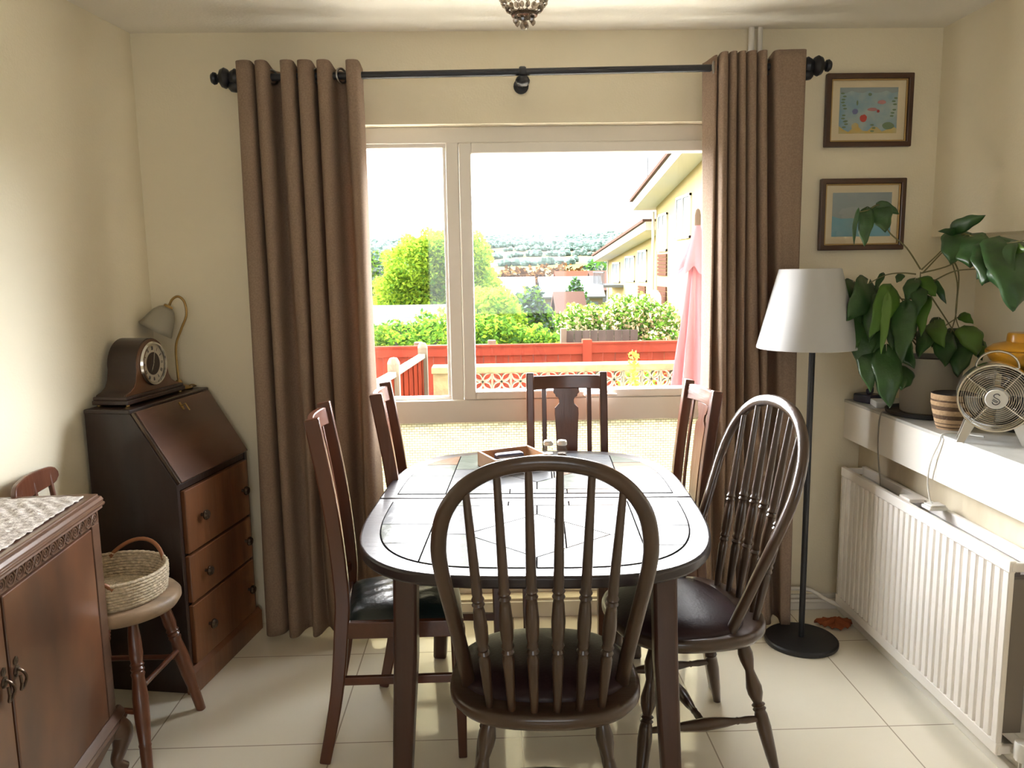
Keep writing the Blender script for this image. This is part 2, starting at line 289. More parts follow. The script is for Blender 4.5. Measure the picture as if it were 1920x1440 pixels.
# ------------------------------------------------------------------ mesh helpers
class MB:
    def __init__(s): s.v = []; s.f = []; s.m = []
    def add(s, vs_, fs, mi=0, X=None):
        o = len(s.v)
        for p in vs_:
            p = Vector(p); s.v.append(tuple(X @ p) if X is not None else tuple(p))
        for f in fs: s.f.append(tuple(i + o for i in f)); s.m.append(mi)
        return s
    def box(s, x0, x1, y0, y1, z0, z1, mi=0, X=None):
        v = [(x, y, z) for x in (x0, x1) for y in (y0, y1) for z in (z0, z1)]
        return s.add(v, [(0, 1, 3, 2), (4, 6, 7, 5), (0, 4, 5, 1), (2, 3, 7, 6), (0, 2, 6, 4), (1, 5, 7, 3)], mi, X)
    def tube(s, pts, rad, n=12, mi=0, up=(0, 0, 1), X=None, closed=False, square=False):
        pts = [Vector(p) for p in pts]; N = len(pts)
        if not isinstance(rad, (list, tuple)) or (isinstance(rad, tuple) and len(rad) == 2 and N != 2): rad = [rad]*N
        vs_ = []; U = Vector(up)
        for i, p in enumerate(pts):
            a = pts[(i-1) % N] if closed else pts[max(0, i-1)]; b = pts[(i+1) % N] if closed else pts[min(N-1, i+1)]
            t = (b-a).normalized()
            s1 = t.cross(U)
            if s1.length < 1e-4: s1 = t.cross(Vector((1, 0, 0)))
            s1.normalize(); s2 = s1.cross(t).normalized()
            U = s2
            r = rad[i]; ra, rb = r if isinstance(r, tuple) else (r, r)
            for k in range(n):
                if square:
                    c = [(1, 1), (-1, 1), (-1, -1), (1, -1)][k]; vs_.append(p + s1*ra*c[0] + s2*rb*c[1])
                else:
                    q = 2*math.pi*k/n; vs_.append(p + s1*ra*math.cos(q) + s2*rb*math.sin(q))
        fs = []
        for i in range(N if closed else N-1):
            j = (i+1) % N
            for k in range(n):
                k2 = (k+1) % n; fs.append((i*n+k, i*n+k2, j*n+k2, j*n+k))
        if not closed: fs.append(tuple(range(n))[::-1]); fs.append(tuple((N-1)*n+k for k in range(n)))
        return s.add(vs_, fs, mi, X)
    def bar(s, pts, rad, **k): return s.tube(pts, rad, n=4, square=True, **k)
    def lathe(s, prof, p0=(0, 0, 0), p1=(0, 0, 1), n=24, mi=0, X=None, fn=None, cap=True):
        """prof: (radius, distance along the axis from p0)"""
        p0 = Vector(p0); ax = (Vector(p1)-p0).normalized()
        s1 = ax.cross(Vector((0, 1, 0)))
        if s1.length < 1e-3: s1 = ax.cross(Vector((1, 0, 0)))
        s1.normalize(); s2 = ax.cross(s1)
        vs_ = []; N = len(prof)
        for i, (r, t) in enumerate(prof):
            for k in range(n):
                q = 2*math.pi*k/n; rr = max(r, 1e-5)*(fn(q, i) if fn else 1)
                vs_.append(p0 + ax*t + s1*rr*math.cos(q) + s2*rr*math.sin(q))
        fs = [(i*n+k, i*n+(k+1) % n, (i+1)*n+(k+1) % n, (i+1)*n+k) for i in range(N-1) for k in range(n)]
        if cap and prof[0][0] > 1e-4: fs.append(tuple(range(n))[::-1])
        if cap and prof[-1][0] > 1e-4: fs.append(tuple((N-1)*n+k for k in range(n)))
        return s.add(vs_, fs, mi, X)
    def prism(s, poly, z0, z1, mi=0, X=None):
        n = len(poly)
        v = [(x, y, z0) for x, y in poly] + [(x, y, z1) for x, y in poly]
        f = [tuple(range(n))[::-1], tuple(range(n, 2*n))] + [(i, (i+1) % n, n+(i+1) % n, n+i) for i in range(n)]
        return s.add(v, f, mi, X)
    def grid(s, fn, nu, nv, mi=0, X=None):
        v = [fn(i/nu, j/nv) for i in range(nu+1) for j in range(nv+1)]
        f = [(i*(nv+1)+j, (i+1)*(nv+1)+j, (i+1)*(nv+1)+j+1, i*(nv+1)+j+1) for i in range(nu) for j in range(nv)]
        return s.add(v, f, mi, X)
    def build(s, name, mats, parent=None, bevel=0.0, smooth=40, sub=0, solid=0.0, seg=2, loc=None):
        me = bpy.data.meshes.new(name); me.from_pydata([tuple(p) for p in s.v], [], s.f)
        if not isinstance(mats, (list, tuple)): mats = [mats]
        for mm in mats: me.materials.append(M[mm] if isinstance(mm, str) else mm)
        for p, mi in zip(me.polygons, s.m): p.material_index = mi
        b = bmesh.new(); b.from_mesh(me); bmesh.ops.recalc_face_normals(b, faces=b.faces); b.to_mesh(me); b.free()
        if smooth:
            for p in me.polygons: p.use_smooth = True
            me.set_sharp_from_angle(angle=R_(smooth))
        o = bpy.data.objects.new(name, me); COL.objects.link(o)
        if parent is not None: o.parent = parent
        if loc is not None: o.location = loc
        if solid:
            q = o.modifiers.new('thickness', 'SOLIDIFY'); q.thickness = solid; q.offset = 0
        if bevel:
            q = o.modifiers.new('bevel', 'BEVEL'); q.width = bevel; q.segments = seg; q.limit_method = 'ANGLE'; q.angle_limit = R_(35); q.harden_normals = False
        if sub:
            q = o.modifiers.new('subdivision', 'SUBSURF'); q.levels = sub; q.render_levels = sub
        return o

def thing(name, label, cat, loc=(0, 0, 0), rz=0.0, group=None):
    o = bpy.data.objects.new(name, None); COL.objects.link(o); o.empty_display_size = 0.1
    o.location = loc; o.rotation_euler = (0, 0, rz); o['label'] = label; o['category'] = cat
    if group: o['group'] = group
    return o
def tag(o, label, cat, group=None, kind=None):
    o['label'] = label; o['category'] = cat
    if group: o['group'] = group
    if kind: o['kind'] = kind
    return o
def struct(o): o['kind'] = 'structure'; return o
def dup(o, parent=None):
    c = o.copy(); COL.objects.link(c)
    if parent is not None: c.parent = parent
    for ch in list(o.children): dup(ch, c)
    return c
def crom(pts, k=8, closed=False):
    pts = [Vector(p) for p in pts]; N = len(pts); out = []
    for i in range(N if closed else N-1):
        g = lambda j: pts[j % N] if closed else pts[min(max(j, 0), N-1)]
        a, b, c_, d_ = g(i-1), g(i), g(i+1), g(i+2)
        for q in range(k):
            t = q/k; out.append(0.5*((2*b) + (c_-a)*t + (2*a-5*b+4*c_-d_)*t*t + (-a+3*b-3*c_+d_)*t**3))
    if not closed: out.append(pts[-1])
    return out
def lerp(a, b, t): return a + (b-a)*t
def interp(tab, x):
    for (x0, y0), (x1, y1) in zip(tab, tab[1:]):
        if x <= x1: return lerp(y0, y1, (x-x0)/(x1-x0) if x1 > x0 else 0)
    return tab[-1][1]

# ================================================================== THE ROOM
D = 3.30; CEIL = 2.42
WX0, WX1, WZ0, WZ1 = -0.60, 1.05, 0.08, 2.07
def wl(y): return -1.365 + (y-3.33)*0.11      # the left wall is not quite square to the window wall
struct(MB().box(-2.3, 2.4, -2.3, 3.5, -0.12, 0).build('floor', 'floor', smooth=0))
struct(MB().box(-2.3, 2.4, -2.3, 3.5, CEIL, CEIL+0.2).build('ceiling', 'ceiling', smooth=0))
b = MB(); b.box(-2.0, WX0, D, 3.5, 0, CEIL).box(WX1, 2.4, D, 3.5, 0, CEIL).box(WX0, WX1, D, 3.5, WZ1, CEIL).box(WX0, WX1, D, 3.5, 0, WZ0)
struct(b.build('wall_back', 'wall', smooth=0))
b = MB(); b.prism([(wl(-2.2), -2.2), (wl(D), D), (wl(D)-0.4, D), (wl(-2.2)-0.4, -2.2)], 0, CEIL)
struct(b.build('wall_left', 'wall', smooth=0))
b = MB(); b.box(1.83, 2.4, -2.0, D, 1.60, CEIL).box(2.03, 2.4, -2.0, D, 0.90, 1.60)
struct(b.build('wall_right', 'wall', smooth=0))
struct(MB().box(1.57, 2.4, -2.0, D, 0, 0.90).build('wall_right_low', 'lowwall', smooth=0))
b = MB(); b.box(-2.3, -0.65, -2.2, -2.0, 0, CEIL).box(0.85, 2.4, -2.2, -2.0, 0, CEIL).box(-0.65, 0.85, -2.2, -2.0, 2.1, CEIL).box(-0.65, 0.85, -2.2, -2.0, 0, 1.0)  # window opening added behind the camera to let in fill light
struct(b.build('wall_front', 'wall', smooth=0))
# boxed-in ledge over the radiator: white fascia and a grey top
lg = bpy.data.objects.new('trim_1', None); COL.objects.link(lg); struct(lg)
b = MB(); b.box(1.50, 1.60, 2.59, D, 0.765, 0.925).box(1.50, 1.60, -2.0, 2.5885, 0.765, 0.925)
b.build('fascia', 'trim', lg, smooth=0, bevel=0.0015)
MB().box(1.497, 2.03, -2.0, D, 0.918, 0.930).build('ledge_top', 'ledge', lg, smooth=0, bevel=0.002)
b = MB(); b.box(1.515, 1.57, -1.9, D, 0, 0.065).box(1.495, 1.56, -1.9, D, 0, 0.035)
struct(b.build('baseboard_right', 'trim', smooth=0, bevel=0.003))
struct(MB().box(-0.58, 1.50, 3.285, D, 0, 0.07).build('baseboard_back', 'trim', smooth=0, bevel=0.003))

# ---- window
win = bpy.data.objects.new('window_1', None); COL.objects.link(win); struct(win)
fy0, fy1 = 3.365, 3.435
b = MB()
b.box(WX0, WX1, fy0, fy1, 2.005, WZ1).box(WX0, WX0+0.05, fy0, fy1, WZ0, WZ1).box(WX1-0.05, WX1, fy0, fy1, WZ0, WZ1)
b.box(-0.165, -0.112, fy0, fy1, 0.94, 2.01)
b.box(WX0, WX1, fy0-0.012, fy1, 0.850, 0.948)
b.box(WX0, WX1, fy0, fy1, WZ0, 0.128)
b.build('window_frame', 'upvc', win, bevel=0.004, smooth=0)
b = MB()   # glazing beads of the fixed pane
for (x0, x1, z0, z1) in ((-0.55, -0.165, 1.99, 2.005), (-0.55, -0.165, 0.948, 0.962), (-0.178, -0.165, 0.962, 1.99), (-0.55, -0.537, 0.962, 1.99)):
    b.box(x0, x1, fy0+0.012, fy0+0.04, z0, z1)
b.build('glazing_bead', 'upvc', win, bevel=0.002, smooth=0)
b = MB()
cx0, cx1, cz0, cz1 = -0.110, 1.0, 0.950, 2.004
b.box(cx0, cx0+0.05, fy0-0.018, fy1-0.02, cz0, cz1).box(cx1-0.05, cx1, fy0-0.018, fy1-0.02, cz0, cz1)
b.box(cx0+0.05, cx1-0.05, fy0-0.018, fy1-0.02, cz1-0.042, cz1).box(cx0+0.05, cx1-0.05, fy0-0.018, fy1-0.02, cz0, cz0+0.034)
cas = b.build('casement', 'upvc', win, bevel=0.005, smooth=0)
b = MB(); b.box(0.38, 0.46, fy0-0.030, fy0-0.018, 0.958, 0.978); b.tube([(0.40, fy0-0.03, 0.968), (0.40, fy0-0.055, 0.968), (0.53, fy0-0.058, 0.966)], [0.008, 0.008, 0.006], n=10)
b.build('window_handle', 'trim', cas, bevel=0.002)
MB().box(-0.545, -0.17, 3.398, 3.402, 0.95, 2.0).build('pane', 'glass', win, smooth=0)
MB().box(cx0+0.045, cx1-0.045, 3.388, 3.392, cz0+0.03, cz1-0.038).build('pane', 'glass', win, smooth=0)
MB().box(WX0+0.045, WX1-0.045, 3.390, 3.394, 0.125, 0.853).build('patterned_pane', 'basketpane', win, smooth=0)

# ---- white pipes
for x, r, lab in ((1.052, 0.012, 'slim white pipe above the right curtain, nearer the window of the two'), (1.086, 0.010, 'slim white pipe above the right curtain, nearer the pictures of the two')):
    o = MB().tube([(x, 3.277, CEIL), (x, 3.277, 0.16)], r, n=12).build('pipe', 'trim'); tag(o, lab, 'pipe', 'pipes behind the right curtain')
o = MB().tube(crom([(1.06, 3.268, 0.105), (1.25, 3.262, 0.110), (1.36, 3.255, 0.105), (1.42, 3.22, 0.075), (1.50, 3.16, 0.05)], 6), 0.009, n=10).build('heating_pipe', 'trim')
tag(o, 'white heating pipe low on the window wall, upper one bending to the radiator', 'pipe')
o = MB().tube([(1.06, 3.265, 0.052), (1.5, 3.262, 0.050)], 0.009, n=10).build('heating_pipe', 'trim')
tag(o, 'white heating pipe low on the window wall, lower straight one', 'pipe')

# ---- curtain rod
rz0, rz1 = 2.216, 2.244
def rod(x): return (x, 3.15, lerp(rz0, rz1, (x+1.0)/2.32))
cr = thing('curtain_rod', 'long black curtain rod with knobbly turned ends above the window', 'curtain rod', (0, 0, 0))
MB().tube([rod(-0.95), rod(1.25)], 0.0135, n=16).build('rod', 'rod', cr)
fin = [(0.013, 0), (0.030, 0.010), (0.034, 0.025), (0.026, 0.042), (0.022, 0.048), (0.032, 0.056), (0.038, 0.070), (0.032, 0.086), (0.016, 0.096), (0.014, 0.102), (0.021, 0.108), (0.023, 0.118), (0.017, 0.128), (0.0, 0.131)]
fin = [(r, t*0.86) for r, t in fin]
MB().lathe(fin, rod(-0.908), rod(-1.2), n=24).build('finial', 'rod', cr)
MB().lathe(fin, rod(1.208), rod(1.5), n=24).build('finial', 'rod', cr)
for bx in (0.144, -0.93, 1.225):
    z = rod(bx)[2]
    q = MB().tube([(bx, 3.15, z-0.018), (bx, 3.20, z-0.022), (bx, D, z-0.02)], 0.009, n=10).lathe([(0.024, 0), (0.030, 0.004), (0.030, 0.012)], (bx, D-0.012, z-0.02), (bx, D, z-0.02), n=20)
    q.lathe([(0.018, -0.013), (0.021, -0.008), (0.021, 0.008), (0.018, 0.013)], (bx, 3.15, z), (bx+1, 3.15, z), n=20)
    q.lathe([(0.0, 0), (0.018, 0.003), (0.026, 0.012), (0.028, 0.022), (0.022, 0.034), (0.016, 0.038)], (bx, 3.15, z-0.052), (bx, 3.15, z), n=20)
    q.build('bracket', 'rod', cr)

# ---- curtains: folds follow a plan curve that loosens toward the hem
def curtain(name, label, plan_top, plan_bot, z_top, z_bot, seed, lean=0.0):
    rnd = random.Random(seed)
    pt = [Vector((x, y, 0)) for x, y in plan_top]; pb = [Vector((x, y, 0)) for x, y in plan_bot]
    ct = crom(pt, 7); cb = crom(pb, 7); n = len(ct)-1
    ph = [rnd.uniform(0, 6.28) for _ in range(6)]
    def fn(u, v):
        i = min(int(round(u*n)), n)
        a, c = ct[i], cb[i]; t = v**1.15
        x = lerp(a.x, c.x, t); y = lerp(a.y, c.y, t)
        wv = 0.010*t*math.sin(9*u*6.28/2+ph[0]+3*v) + 0.006*t*math.sin(17*u+ph[1]+7*v)
        x += wv; y += 0.008*t*math.sin(11*u+ph[2]+5*v)
        zt = z_top + lean*(x-pt[0].x)
        q_ = min(1, max(0, (y-3.15+0.045)/0.08)); dz = -0.020*q_*q_*(3-2*q_)*max(0, 1-v*12)
        return (x, 3.15+(y-3.15), lerp(zt, z_bot+0.006*math.sin(5*u*6.28+ph[4]), v)+dz)
    o = MB().grid(fn, n, 56).build(name, 'curtain', solid=0.004, smooth=80)
    return tag(o, label, 'curtain')
def pl(seq, x0px, sc, x0): return [(x0+(p-x0px)/sc, 3.15+dy) for p, dy in seq]
LT = [(446, .045), (447, -.03), (458, -.052), (474, -.045), (479, .02), (482, -.03), (490, -.052), (502, -.045), (509, .02), (518, .045), (526, .03), (530, -.04), (541, -.055), (552, -.04), (557, .035), (562, -.04), (574, -.055), (586, -.04), (592, .035), (598, -.04), (609, -.055), (619, -.04), (627, .03), (638, .045), (647, .03), (652, -.04), (662, -.052), (673, -.04), (677, .02)]
ltop = pl(LT, 445, 505, -0.919)
LB = [(0, .03), (3, -.03), (14, -.05), (28, -.035), (33, .03), (37, .00), (46, -.045), (60, -.04), (66, .01), (74, .03), (84, .01), (90, -.03), (100, -.045), (108, -.03), (113, .02), (121, -.025), (131, -.045), (142, -.03), (148, .02), (154, -.02), (163, -.04), (172, -.03), (180, .02), (190, .03), (198, .0), (205, -.03), (214, -.045), (224, -.03), (230, .02)]
lbot = [(-0.925+a*0.0021, 3.15+dy*1.05) for a, dy in LB]
cl = curtain('curtain', 'brown eyelet curtain gathered at the left side of the window', ltop, lbot, 2.268, 0.03, 3)
RT = [(1325, .04), (1333, .005), (1343, -.02), (1346, .03), (1348, -.03), (1354, -.052), (1361, -.035), (1363, .03), (1365, -.035), (1371, -.054), (1377, -.035), (1379, .03), (1381, -.035), (1387, -.054), (1393, -.035), (1395, .03), (1397, -.035), (1404, -.054), (1412, -.04), (1414, .03), (1417, -.035), (1424, -.054), (1431, -.04), (1434, .02), (1439, .045), (1443, .0), (1447, -.045), (1462, -.05), (1485, -.05), (1502, -.04), (1507, .03)]
rtop = pl(RT, 1325, 481, 0.838)
N_ = len(rtop)
rbot = [(0.872+(i/(N_-1))*0.37+0.004*math.sin(i*2.1), 3.15+dy*(0.75 if i < 24 else 0.9)) for i, (p, dy) in enumerate(RT)]
crr = curtain('curtain', 'brown eyelet curtain gathered at the right side of the window by the floor lamp', rtop, rbot, 2.285, 0.02, 8, 0.02)
def eyelets(cur, xs):
    b_ = None
    for x in xs:
        c = rod(x); v = []
        ang = R_(35)
        q = MB().tube([(c[0]+0.026*math.cos(a)*math.sin(ang), c[1]+0.026*math.cos(a)*math.cos(ang), c[2]+0.026*math.sin(a)) for a in [k*math.pi/10 for k in range(20)]], 0.0045, n=8, closed=True)
        q.build('eyelet', 'ring', cur)
eyelets(cl, [-0.793, -0.700, -0.625, -0.535]); eyelets(crr, [0.876, 1.078])

# ---- pictures
def frame_picture(name, label, x0, x1, z0, z1, art):
    t = thing(name, label, 'picture', ((x0+x1)/2, D, (z0+z1)/2))
    w2, h2 = (x1-x0)/2, (z1-z0)/2; fw = 0.021
    def ring(a, c, dy0, dy1, nm, mt, bev):
        b = MB(); wi, hi = a-c, (a-c)-(w2-h2)
        wo, ho = a, a-(w2-h2)
        b.add([(-wo, dy1, -ho), (wo, dy1, -ho), (wo, dy1, ho), (-wo, dy1, ho), (-wi, dy1, -hi), (wi, dy1, -hi), (wi, dy1, hi), (-wi, dy1, hi),
               (-wo, dy0, -ho), (wo, dy0, -ho), (wo, dy0, ho), (-wo, dy0, ho), (-wi, dy0, -hi), (wi, dy0, -hi), (wi, dy0, hi), (-wi, dy0, hi)],
              [(0, 1, 5, 4), (1, 2, 6, 5), (2, 3, 7, 6), (3, 0, 4, 7), (8, 9, 13, 12), (9, 10, 14, 13), (10, 11, 15, 14), (11, 8, 12, 15),
               (0, 1, 9, 8), (1, 2, 10, 9), (2, 3, 11, 10), (3, 0, 8, 11), (4, 5, 13, 12), (5, 6, 14, 13), (6, 7, 15, 14), (7, 4, 12, 15)])
        return b.build(nm, mt, t, bevel=bev, smooth=0)
    ring(w2, fw, -0.001, -0.024, 'frame', 'pic_frame', 0.004)
    ring(w2-fw, 0.006, -0.003, -0.017, 'gilt_slip', 'gold', 0.0015)
    MB().box(-w2+0.02, w2-0.02, -0.010, -0.004, -h2+0.02, h2-0.02).build('mount', 'mount', t, smooth=0)
    art(t, w2, h2)
    MB().box(-w2+0.022, w2-0.022, -0.0150, -0.0140, -h2+0.022, h2-0.022).build('glass', 'picglass', t, smooth=0)
def blob(b, cx, cz, rx, rz, mi, y, seed=0, n=14, jag=0.2):
    r = random.Random(seed)
    v = [(cx+rx*math.cos(2*math.pi*k/n)*(1+jag*(r.random()-.5)), y, cz+rz*math.sin(2*math.pi*k/n)*(1+jag*(r.random()-.5))) for k in range(n)]
    b.add(v, [tuple(range(n))], mi)
def art1(t, w2, h2):
    aw, ah = 0.118, 0.089; b = MB(); y = -0.0103
    b.add([(-aw, y, -ah), (aw, y, -ah), (aw, y, ah), (-aw, y, ah)], [(0, 1, 2, 3)], 0)
    y2 = y-0.0004
    b.add([(-aw, y2, -ah), (aw, y2, -ah)] + [(lerp(aw, -aw, k/12), y2, -ah+0.018+0.012*math.sin(k*1.7)) for k in range(13)], [tuple(range(15))], 3)
    b.add([(-aw, y2, ah)] + [(lerp(-aw, aw, k/10), y2, ah-0.018-0.006*math.sin(k*2.2)) for k in range(11)] + [(aw, y2, ah)], [tuple(range(13))], 6)
    y3 = y-0.0008
    blob(b, -0.019, -0.030, 0.015, 0.015, 1, y3, 1); blob(b, 0.016, 0.004, 0.020, 0.007, 2, y3, 2); blob(b, 0.040, -0.003, 0.006, 0.006, 1, y3, 3)
    blob(b, 0.053, 0.032, 0.018, 0.008, 2, y3, 4); blob(b, -0.054, -0.004, 0.012, 0.011, 5, y3, 5); blob(b, 0.083, -0.060, 0.024, 0.014, 4, y3, 6)
    blob(b, -0.052, -0.060, 0.015, 0.013, 3, y3, 7); blob(b, 0.004, 0.062, 0.008, 0.006, 4, y3, 8); blob(b, -0.046, 0.030, 0.004, 0.010, 4, y3, 9)
    for k, (x, z) in enumerate([(-0.103, 0.055), (-0.100, 0.020), (-0.098, -0.030), (0.106, 0.035), (0.100, -0.010), (-0.092, -0.052), (0.020, -0.068)]):
        for q in range(3): blob(b, x+0.005*math.sin(q*2+k), z+0.012*q-0.012, 0.008, 0.0035, 4, y3, 20+k*3+q)
    b.build('painting', ['paint_blue', 'paint_red', 'paint_pink', 'paint_yellow', 'paint_green', 'paint_violet', 'paint_sky'], t, smooth=0)
def art2(t, w2, h2):
    aw, ah = 0.122, 0.088; b = MB(); y = -0.0103
    b.add([(-aw, y, -ah), (aw, y, -ah), (aw, y, ah), (-aw, y, ah)], [(0, 1, 2, 3)], 0)
    y2 = y-0.0004; b.add([(-aw, y2, -ah), (aw, y2, -ah)] + [(lerp(aw, -aw, k/12), y2, -0.006-0.010*math.sin(k*.8)) for k in range(13)], [tuple(range(15))], 1)
    blob(b, -0.025, 0.010, 0.066, 0.022, 2, y-0.0008, 3, 20, 0.4); blob(b, -0.062, -0.008, 0.022, 0.008, 2, y-0.001, 5); blob(b, 0.05, 0.045, 0.022, 0.007, 2, y-0.001, 6)
    b.build('painting', ['paint_sky', 'paint_sea', 'paint_white'], t, smooth=0)
frame_picture('framed_painting', 'wooden framed childlike painting of sea creatures, upper of two on the wall', 1.361, 1.713, 1.961, 2.246, art1)
frame_picture('framed_painting', 'wooden framed pale blue seascape picture, lower of two on the wall', 1.354, 1.705, 1.551, 1.838, art2)

# ---- chandelier: only its lower basket dips into the picture
ch = thing('chandelier', 'small crystal bead chandelier hanging from the ceiling', 'chandelier', (0.107, 2.2, 0))
MB().lathe([(0.0, 2.42), (0.055, 2.419), (0.050, 2.40), (0.012, 2.385), (0.008, 2.37)], (0, 0, 0), (0, 0, 1), n=24).build('ceiling_rose', 'brass', ch)
rp_ = [(0.020, 2.150), (0.045, 2.166), (0.058, 2.185), (0.068, 2.210), (0.078, 2.245), (0.084, 2.285)]
MB().tube([(0.084*math.cos(a), 0.084*math.sin(a), 2.290) for a in [k*math.pi/16 for k in range(32)]], 0.006, n=8, closed=True).build('top_ring', 'brass', ch)
MB().tube([(0.030*math.cos(a), 0.030*math.sin(a), 2.152) for a in [k*math.pi/12 for k in range(24)]], 0.005, n=8, closed=True).build('bottom_ring', 'knob', ch)
for k in range(3):
    a = k*2*math.pi/3; MB().tube([(0.084*math.cos(a), 0.084*math.sin(a), 2.29), (0.008*math.cos(a), 0.008*math.sin(a), 2.385)], 0.002, n=6).build('chain', 'brass', ch)
for k in range(18):
    a = 2*math.pi*k/18; b = MB(); c, s_ = math.cos(a), math.sin(a)
    path = crom([(r, 0, z) for r, z in rp_], 8); n = len(path)-1
    q = 0
    for j in range(7):
        i0 = int(j*n/7); p = path[i0]; p2 = path[min(n, int((j+1)*n/7))]
        A = Vector((p.x*c, p.x*s_, p.z)); B_ = Vector((p2.x*c, p2.x*s_, p2.z)); L = (B_-A).length
        b.lathe([(0, 0.02*L), (0.0050, 0.28*L), (0.0062, 0.55*L), (0.0040, 0.85*L), (0, 0.98*L)], A, B_, n=6)
    b.build('bead_strand', 'crystal', ch, smooth=20)
MB().lathe([(0.0, 0.0), (0.009, 0.003), (0.012, 0.011), (0.009, 0.019), (0.003, 0.022), (0.004, 0.024), (0.013, 0.034), (0.016, 0.040)], (0, 0, 2.114), (0, 0, 3), n=16).build('drop_finial', 'crystal', ch, smooth=30)
for k in range(6):
    a = k*math.pi/3+0.3; MB().lathe([(0, 0), (0.006, 0.006), (0.007, 0.012), (0, 0.024)], (0.024*math.cos(a), 0.024*math.sin(a), 2.126), (0.026*math.cos(a), 0.026*math.sin(a), 2.2), n=6).build('drop_crystal', 'crystal', ch, smooth=20)

# ================================================================== RADIATOR WALL
rad = thing('radiator', 'long white double panel radiator under the grey ledge', 'radiator', (1.45, 2.65, 0))
def rpanel(xf, dirx):
    ya, yb = -0.54, 0.54; n = 28; pitch = (yb-ya)/n; poly = []
    for k in range(n):
        y0 = ya+k*pitch
        poly += [(xf, y0), (xf, y0+pitch*0.66), (xf+0.011*dirx, y0+pitch*0.76), (xf+0.011*dirx, y0+pitch*0.92)]
    poly += [(xf, yb), (xf+0.017*dirx, yb), (xf+0.017*dirx, ya)]
    b = MB()
    P3 = [(x, y) for x, y in poly]
    nn = len(P3)
    v = [(x, y, 0.112) for x, y in P3]+[(x, y, 0.628) for x, y in P3]
    b.add(v, [(i, (i+1) % nn, nn+(i+1) % nn, nn+i) for i in range(nn)])
    x0, x1 = (xf-0.001, xf+0.017) if dirx > 0 else (xf-0.017, xf+0.001)
    b.box(x0, x1, ya-0.003, yb+0.003, 0.628, 0.664).box(x0, x1, ya-0.003, yb+0.003, 0.074, 0.112)
    return b
rpanel(0.0, 1).build('front_panel', 'rad', rad, smooth=30, bevel=0.0025)
rpanel(0.102, -1).build('rear_panel', 'rad', rad, smooth=30, bevel=0.0025)
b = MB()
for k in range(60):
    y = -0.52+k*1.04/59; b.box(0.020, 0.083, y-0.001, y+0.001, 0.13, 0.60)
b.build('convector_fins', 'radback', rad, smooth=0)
for y in (-0.545, 0.530):
    for z in (0.632, 0.078): MB().box(0.004, 0.098, y, y+0.015, z, z+0.026).build('end_connector', 'rad', rad, bevel=0.003)
MB().lathe([(0.013, 0), (0.013, 0.008), (0.006, 0.009)], (0.050, -0.545, 0.645), (0.050, -0.6, 0.645), n=6).build('bleed_plug', 'silver', rad)
MB().box(0.025, 0.080, 0.05, 0.12, 0.655, 0.668).build('bracket', 'rad', rad, bevel=0.002)
b = MB(); b.tube([(0.05, -0.545, 0.09), (0.05, -0.585, 0.09), (0.05, -0.585, -0.0)], 0.009, n=10)
b.build('valve_pipe', 'silver', rad)
b = MB().lathe([(0.019, 0), (0.022, 0.004), (0.023, 0.05), (0.020, 0.056), (0.0, 0.058)], (0.05, -0.585, 0.085), (0.05, -0.585, 1), n=28, fn=lambda q, i: 1+0.05*(math.cos(14*q) > 0))
b.build('valve_head', 'whiteplastic', rad)
b = MB().box(0.0, 0.062, 0, 0.055, 0, 0.012).box(0.005, 0.058, 0.004, 0.050, 0.012, 0.018)
o = b.build('charger_plug', 'whiteplastic', bevel=0.003, loc=(1.470, 2.560, 0.668)); tag(o, 'small white plug adaptor lying on top of the radiator', 'plug')
o = MB().tube(crom([(1.600, 2.50, 0.934), (1.555, 2.555, 0.934), (1.500, 2.560, 0.934), (1.491, 2.565, 0.905), (1.486, 2.60, 0.83), (1.488, 2.615, 0.76), (1.49, 2.60, 0.70), (1.495, 2.59, 0.688)], 8), 0.0028, n=8).build('cable', 'whiteplastic')
tag(o, 'thin white cable hanging from the fan down to the plug on the radiator', 'cable')
o = MB().tube(crom([(1.56, 2.96, 0.934), (1.515, 2.965, 0.934), (1.492, 2.970, 0.925), (1.488, 2.975, 0.84), (1.49, 2.965, 0.74), (1.497, 2.95, 0.62), (1.50, 2.95, 0.40)], 8), 0.0028, n=8).build('cable', 'greycable')
tag(o, 'thin brown cable hanging over the ledge below the leafy plant', 'cable')

# ---- things on the ledge
o = MB().box(-0.028, 0.028, -0.05, 0.05, 0, 0.024).build('white_adaptor', 'whiteplastic', bevel=0.004, loc=(1.560, 3.115, 0.930)); o.rotation_euler.z = R_(-12)
o.name = 'adaptor'; tag(o, 'flat white mains adaptor on the corner of the ledge', 'adaptor')
o = MB().box(-0.04, 0.04, -0.045, 0.045, 0, 0.035).box(-0.02, 0.0, -0.02, 0.0, 0.035, 0.058).box(0.012, 0.03, 0.0, 0.02, 0.035, 0.062).build('power_strip', 'navy', bevel=0.006, loc=(1.560, 3.215, 0.930)); o.rotation_euler.z = R_(20)
tag(o, 'dark navy plug block in the far corner of the ledge', 'plug')
o = MB().lathe([(0.135, 0), (0.150, 0.004), (0.152, 0.018), (0.146, 0.018), (0.142, 0.007), (0, 0.007)], n=40).build('plant_tray', 'blackmetal', loc=(1.655, 2.93, 0.930))
tag(o, 'round black tray under the big grey plant pot', 'tray')

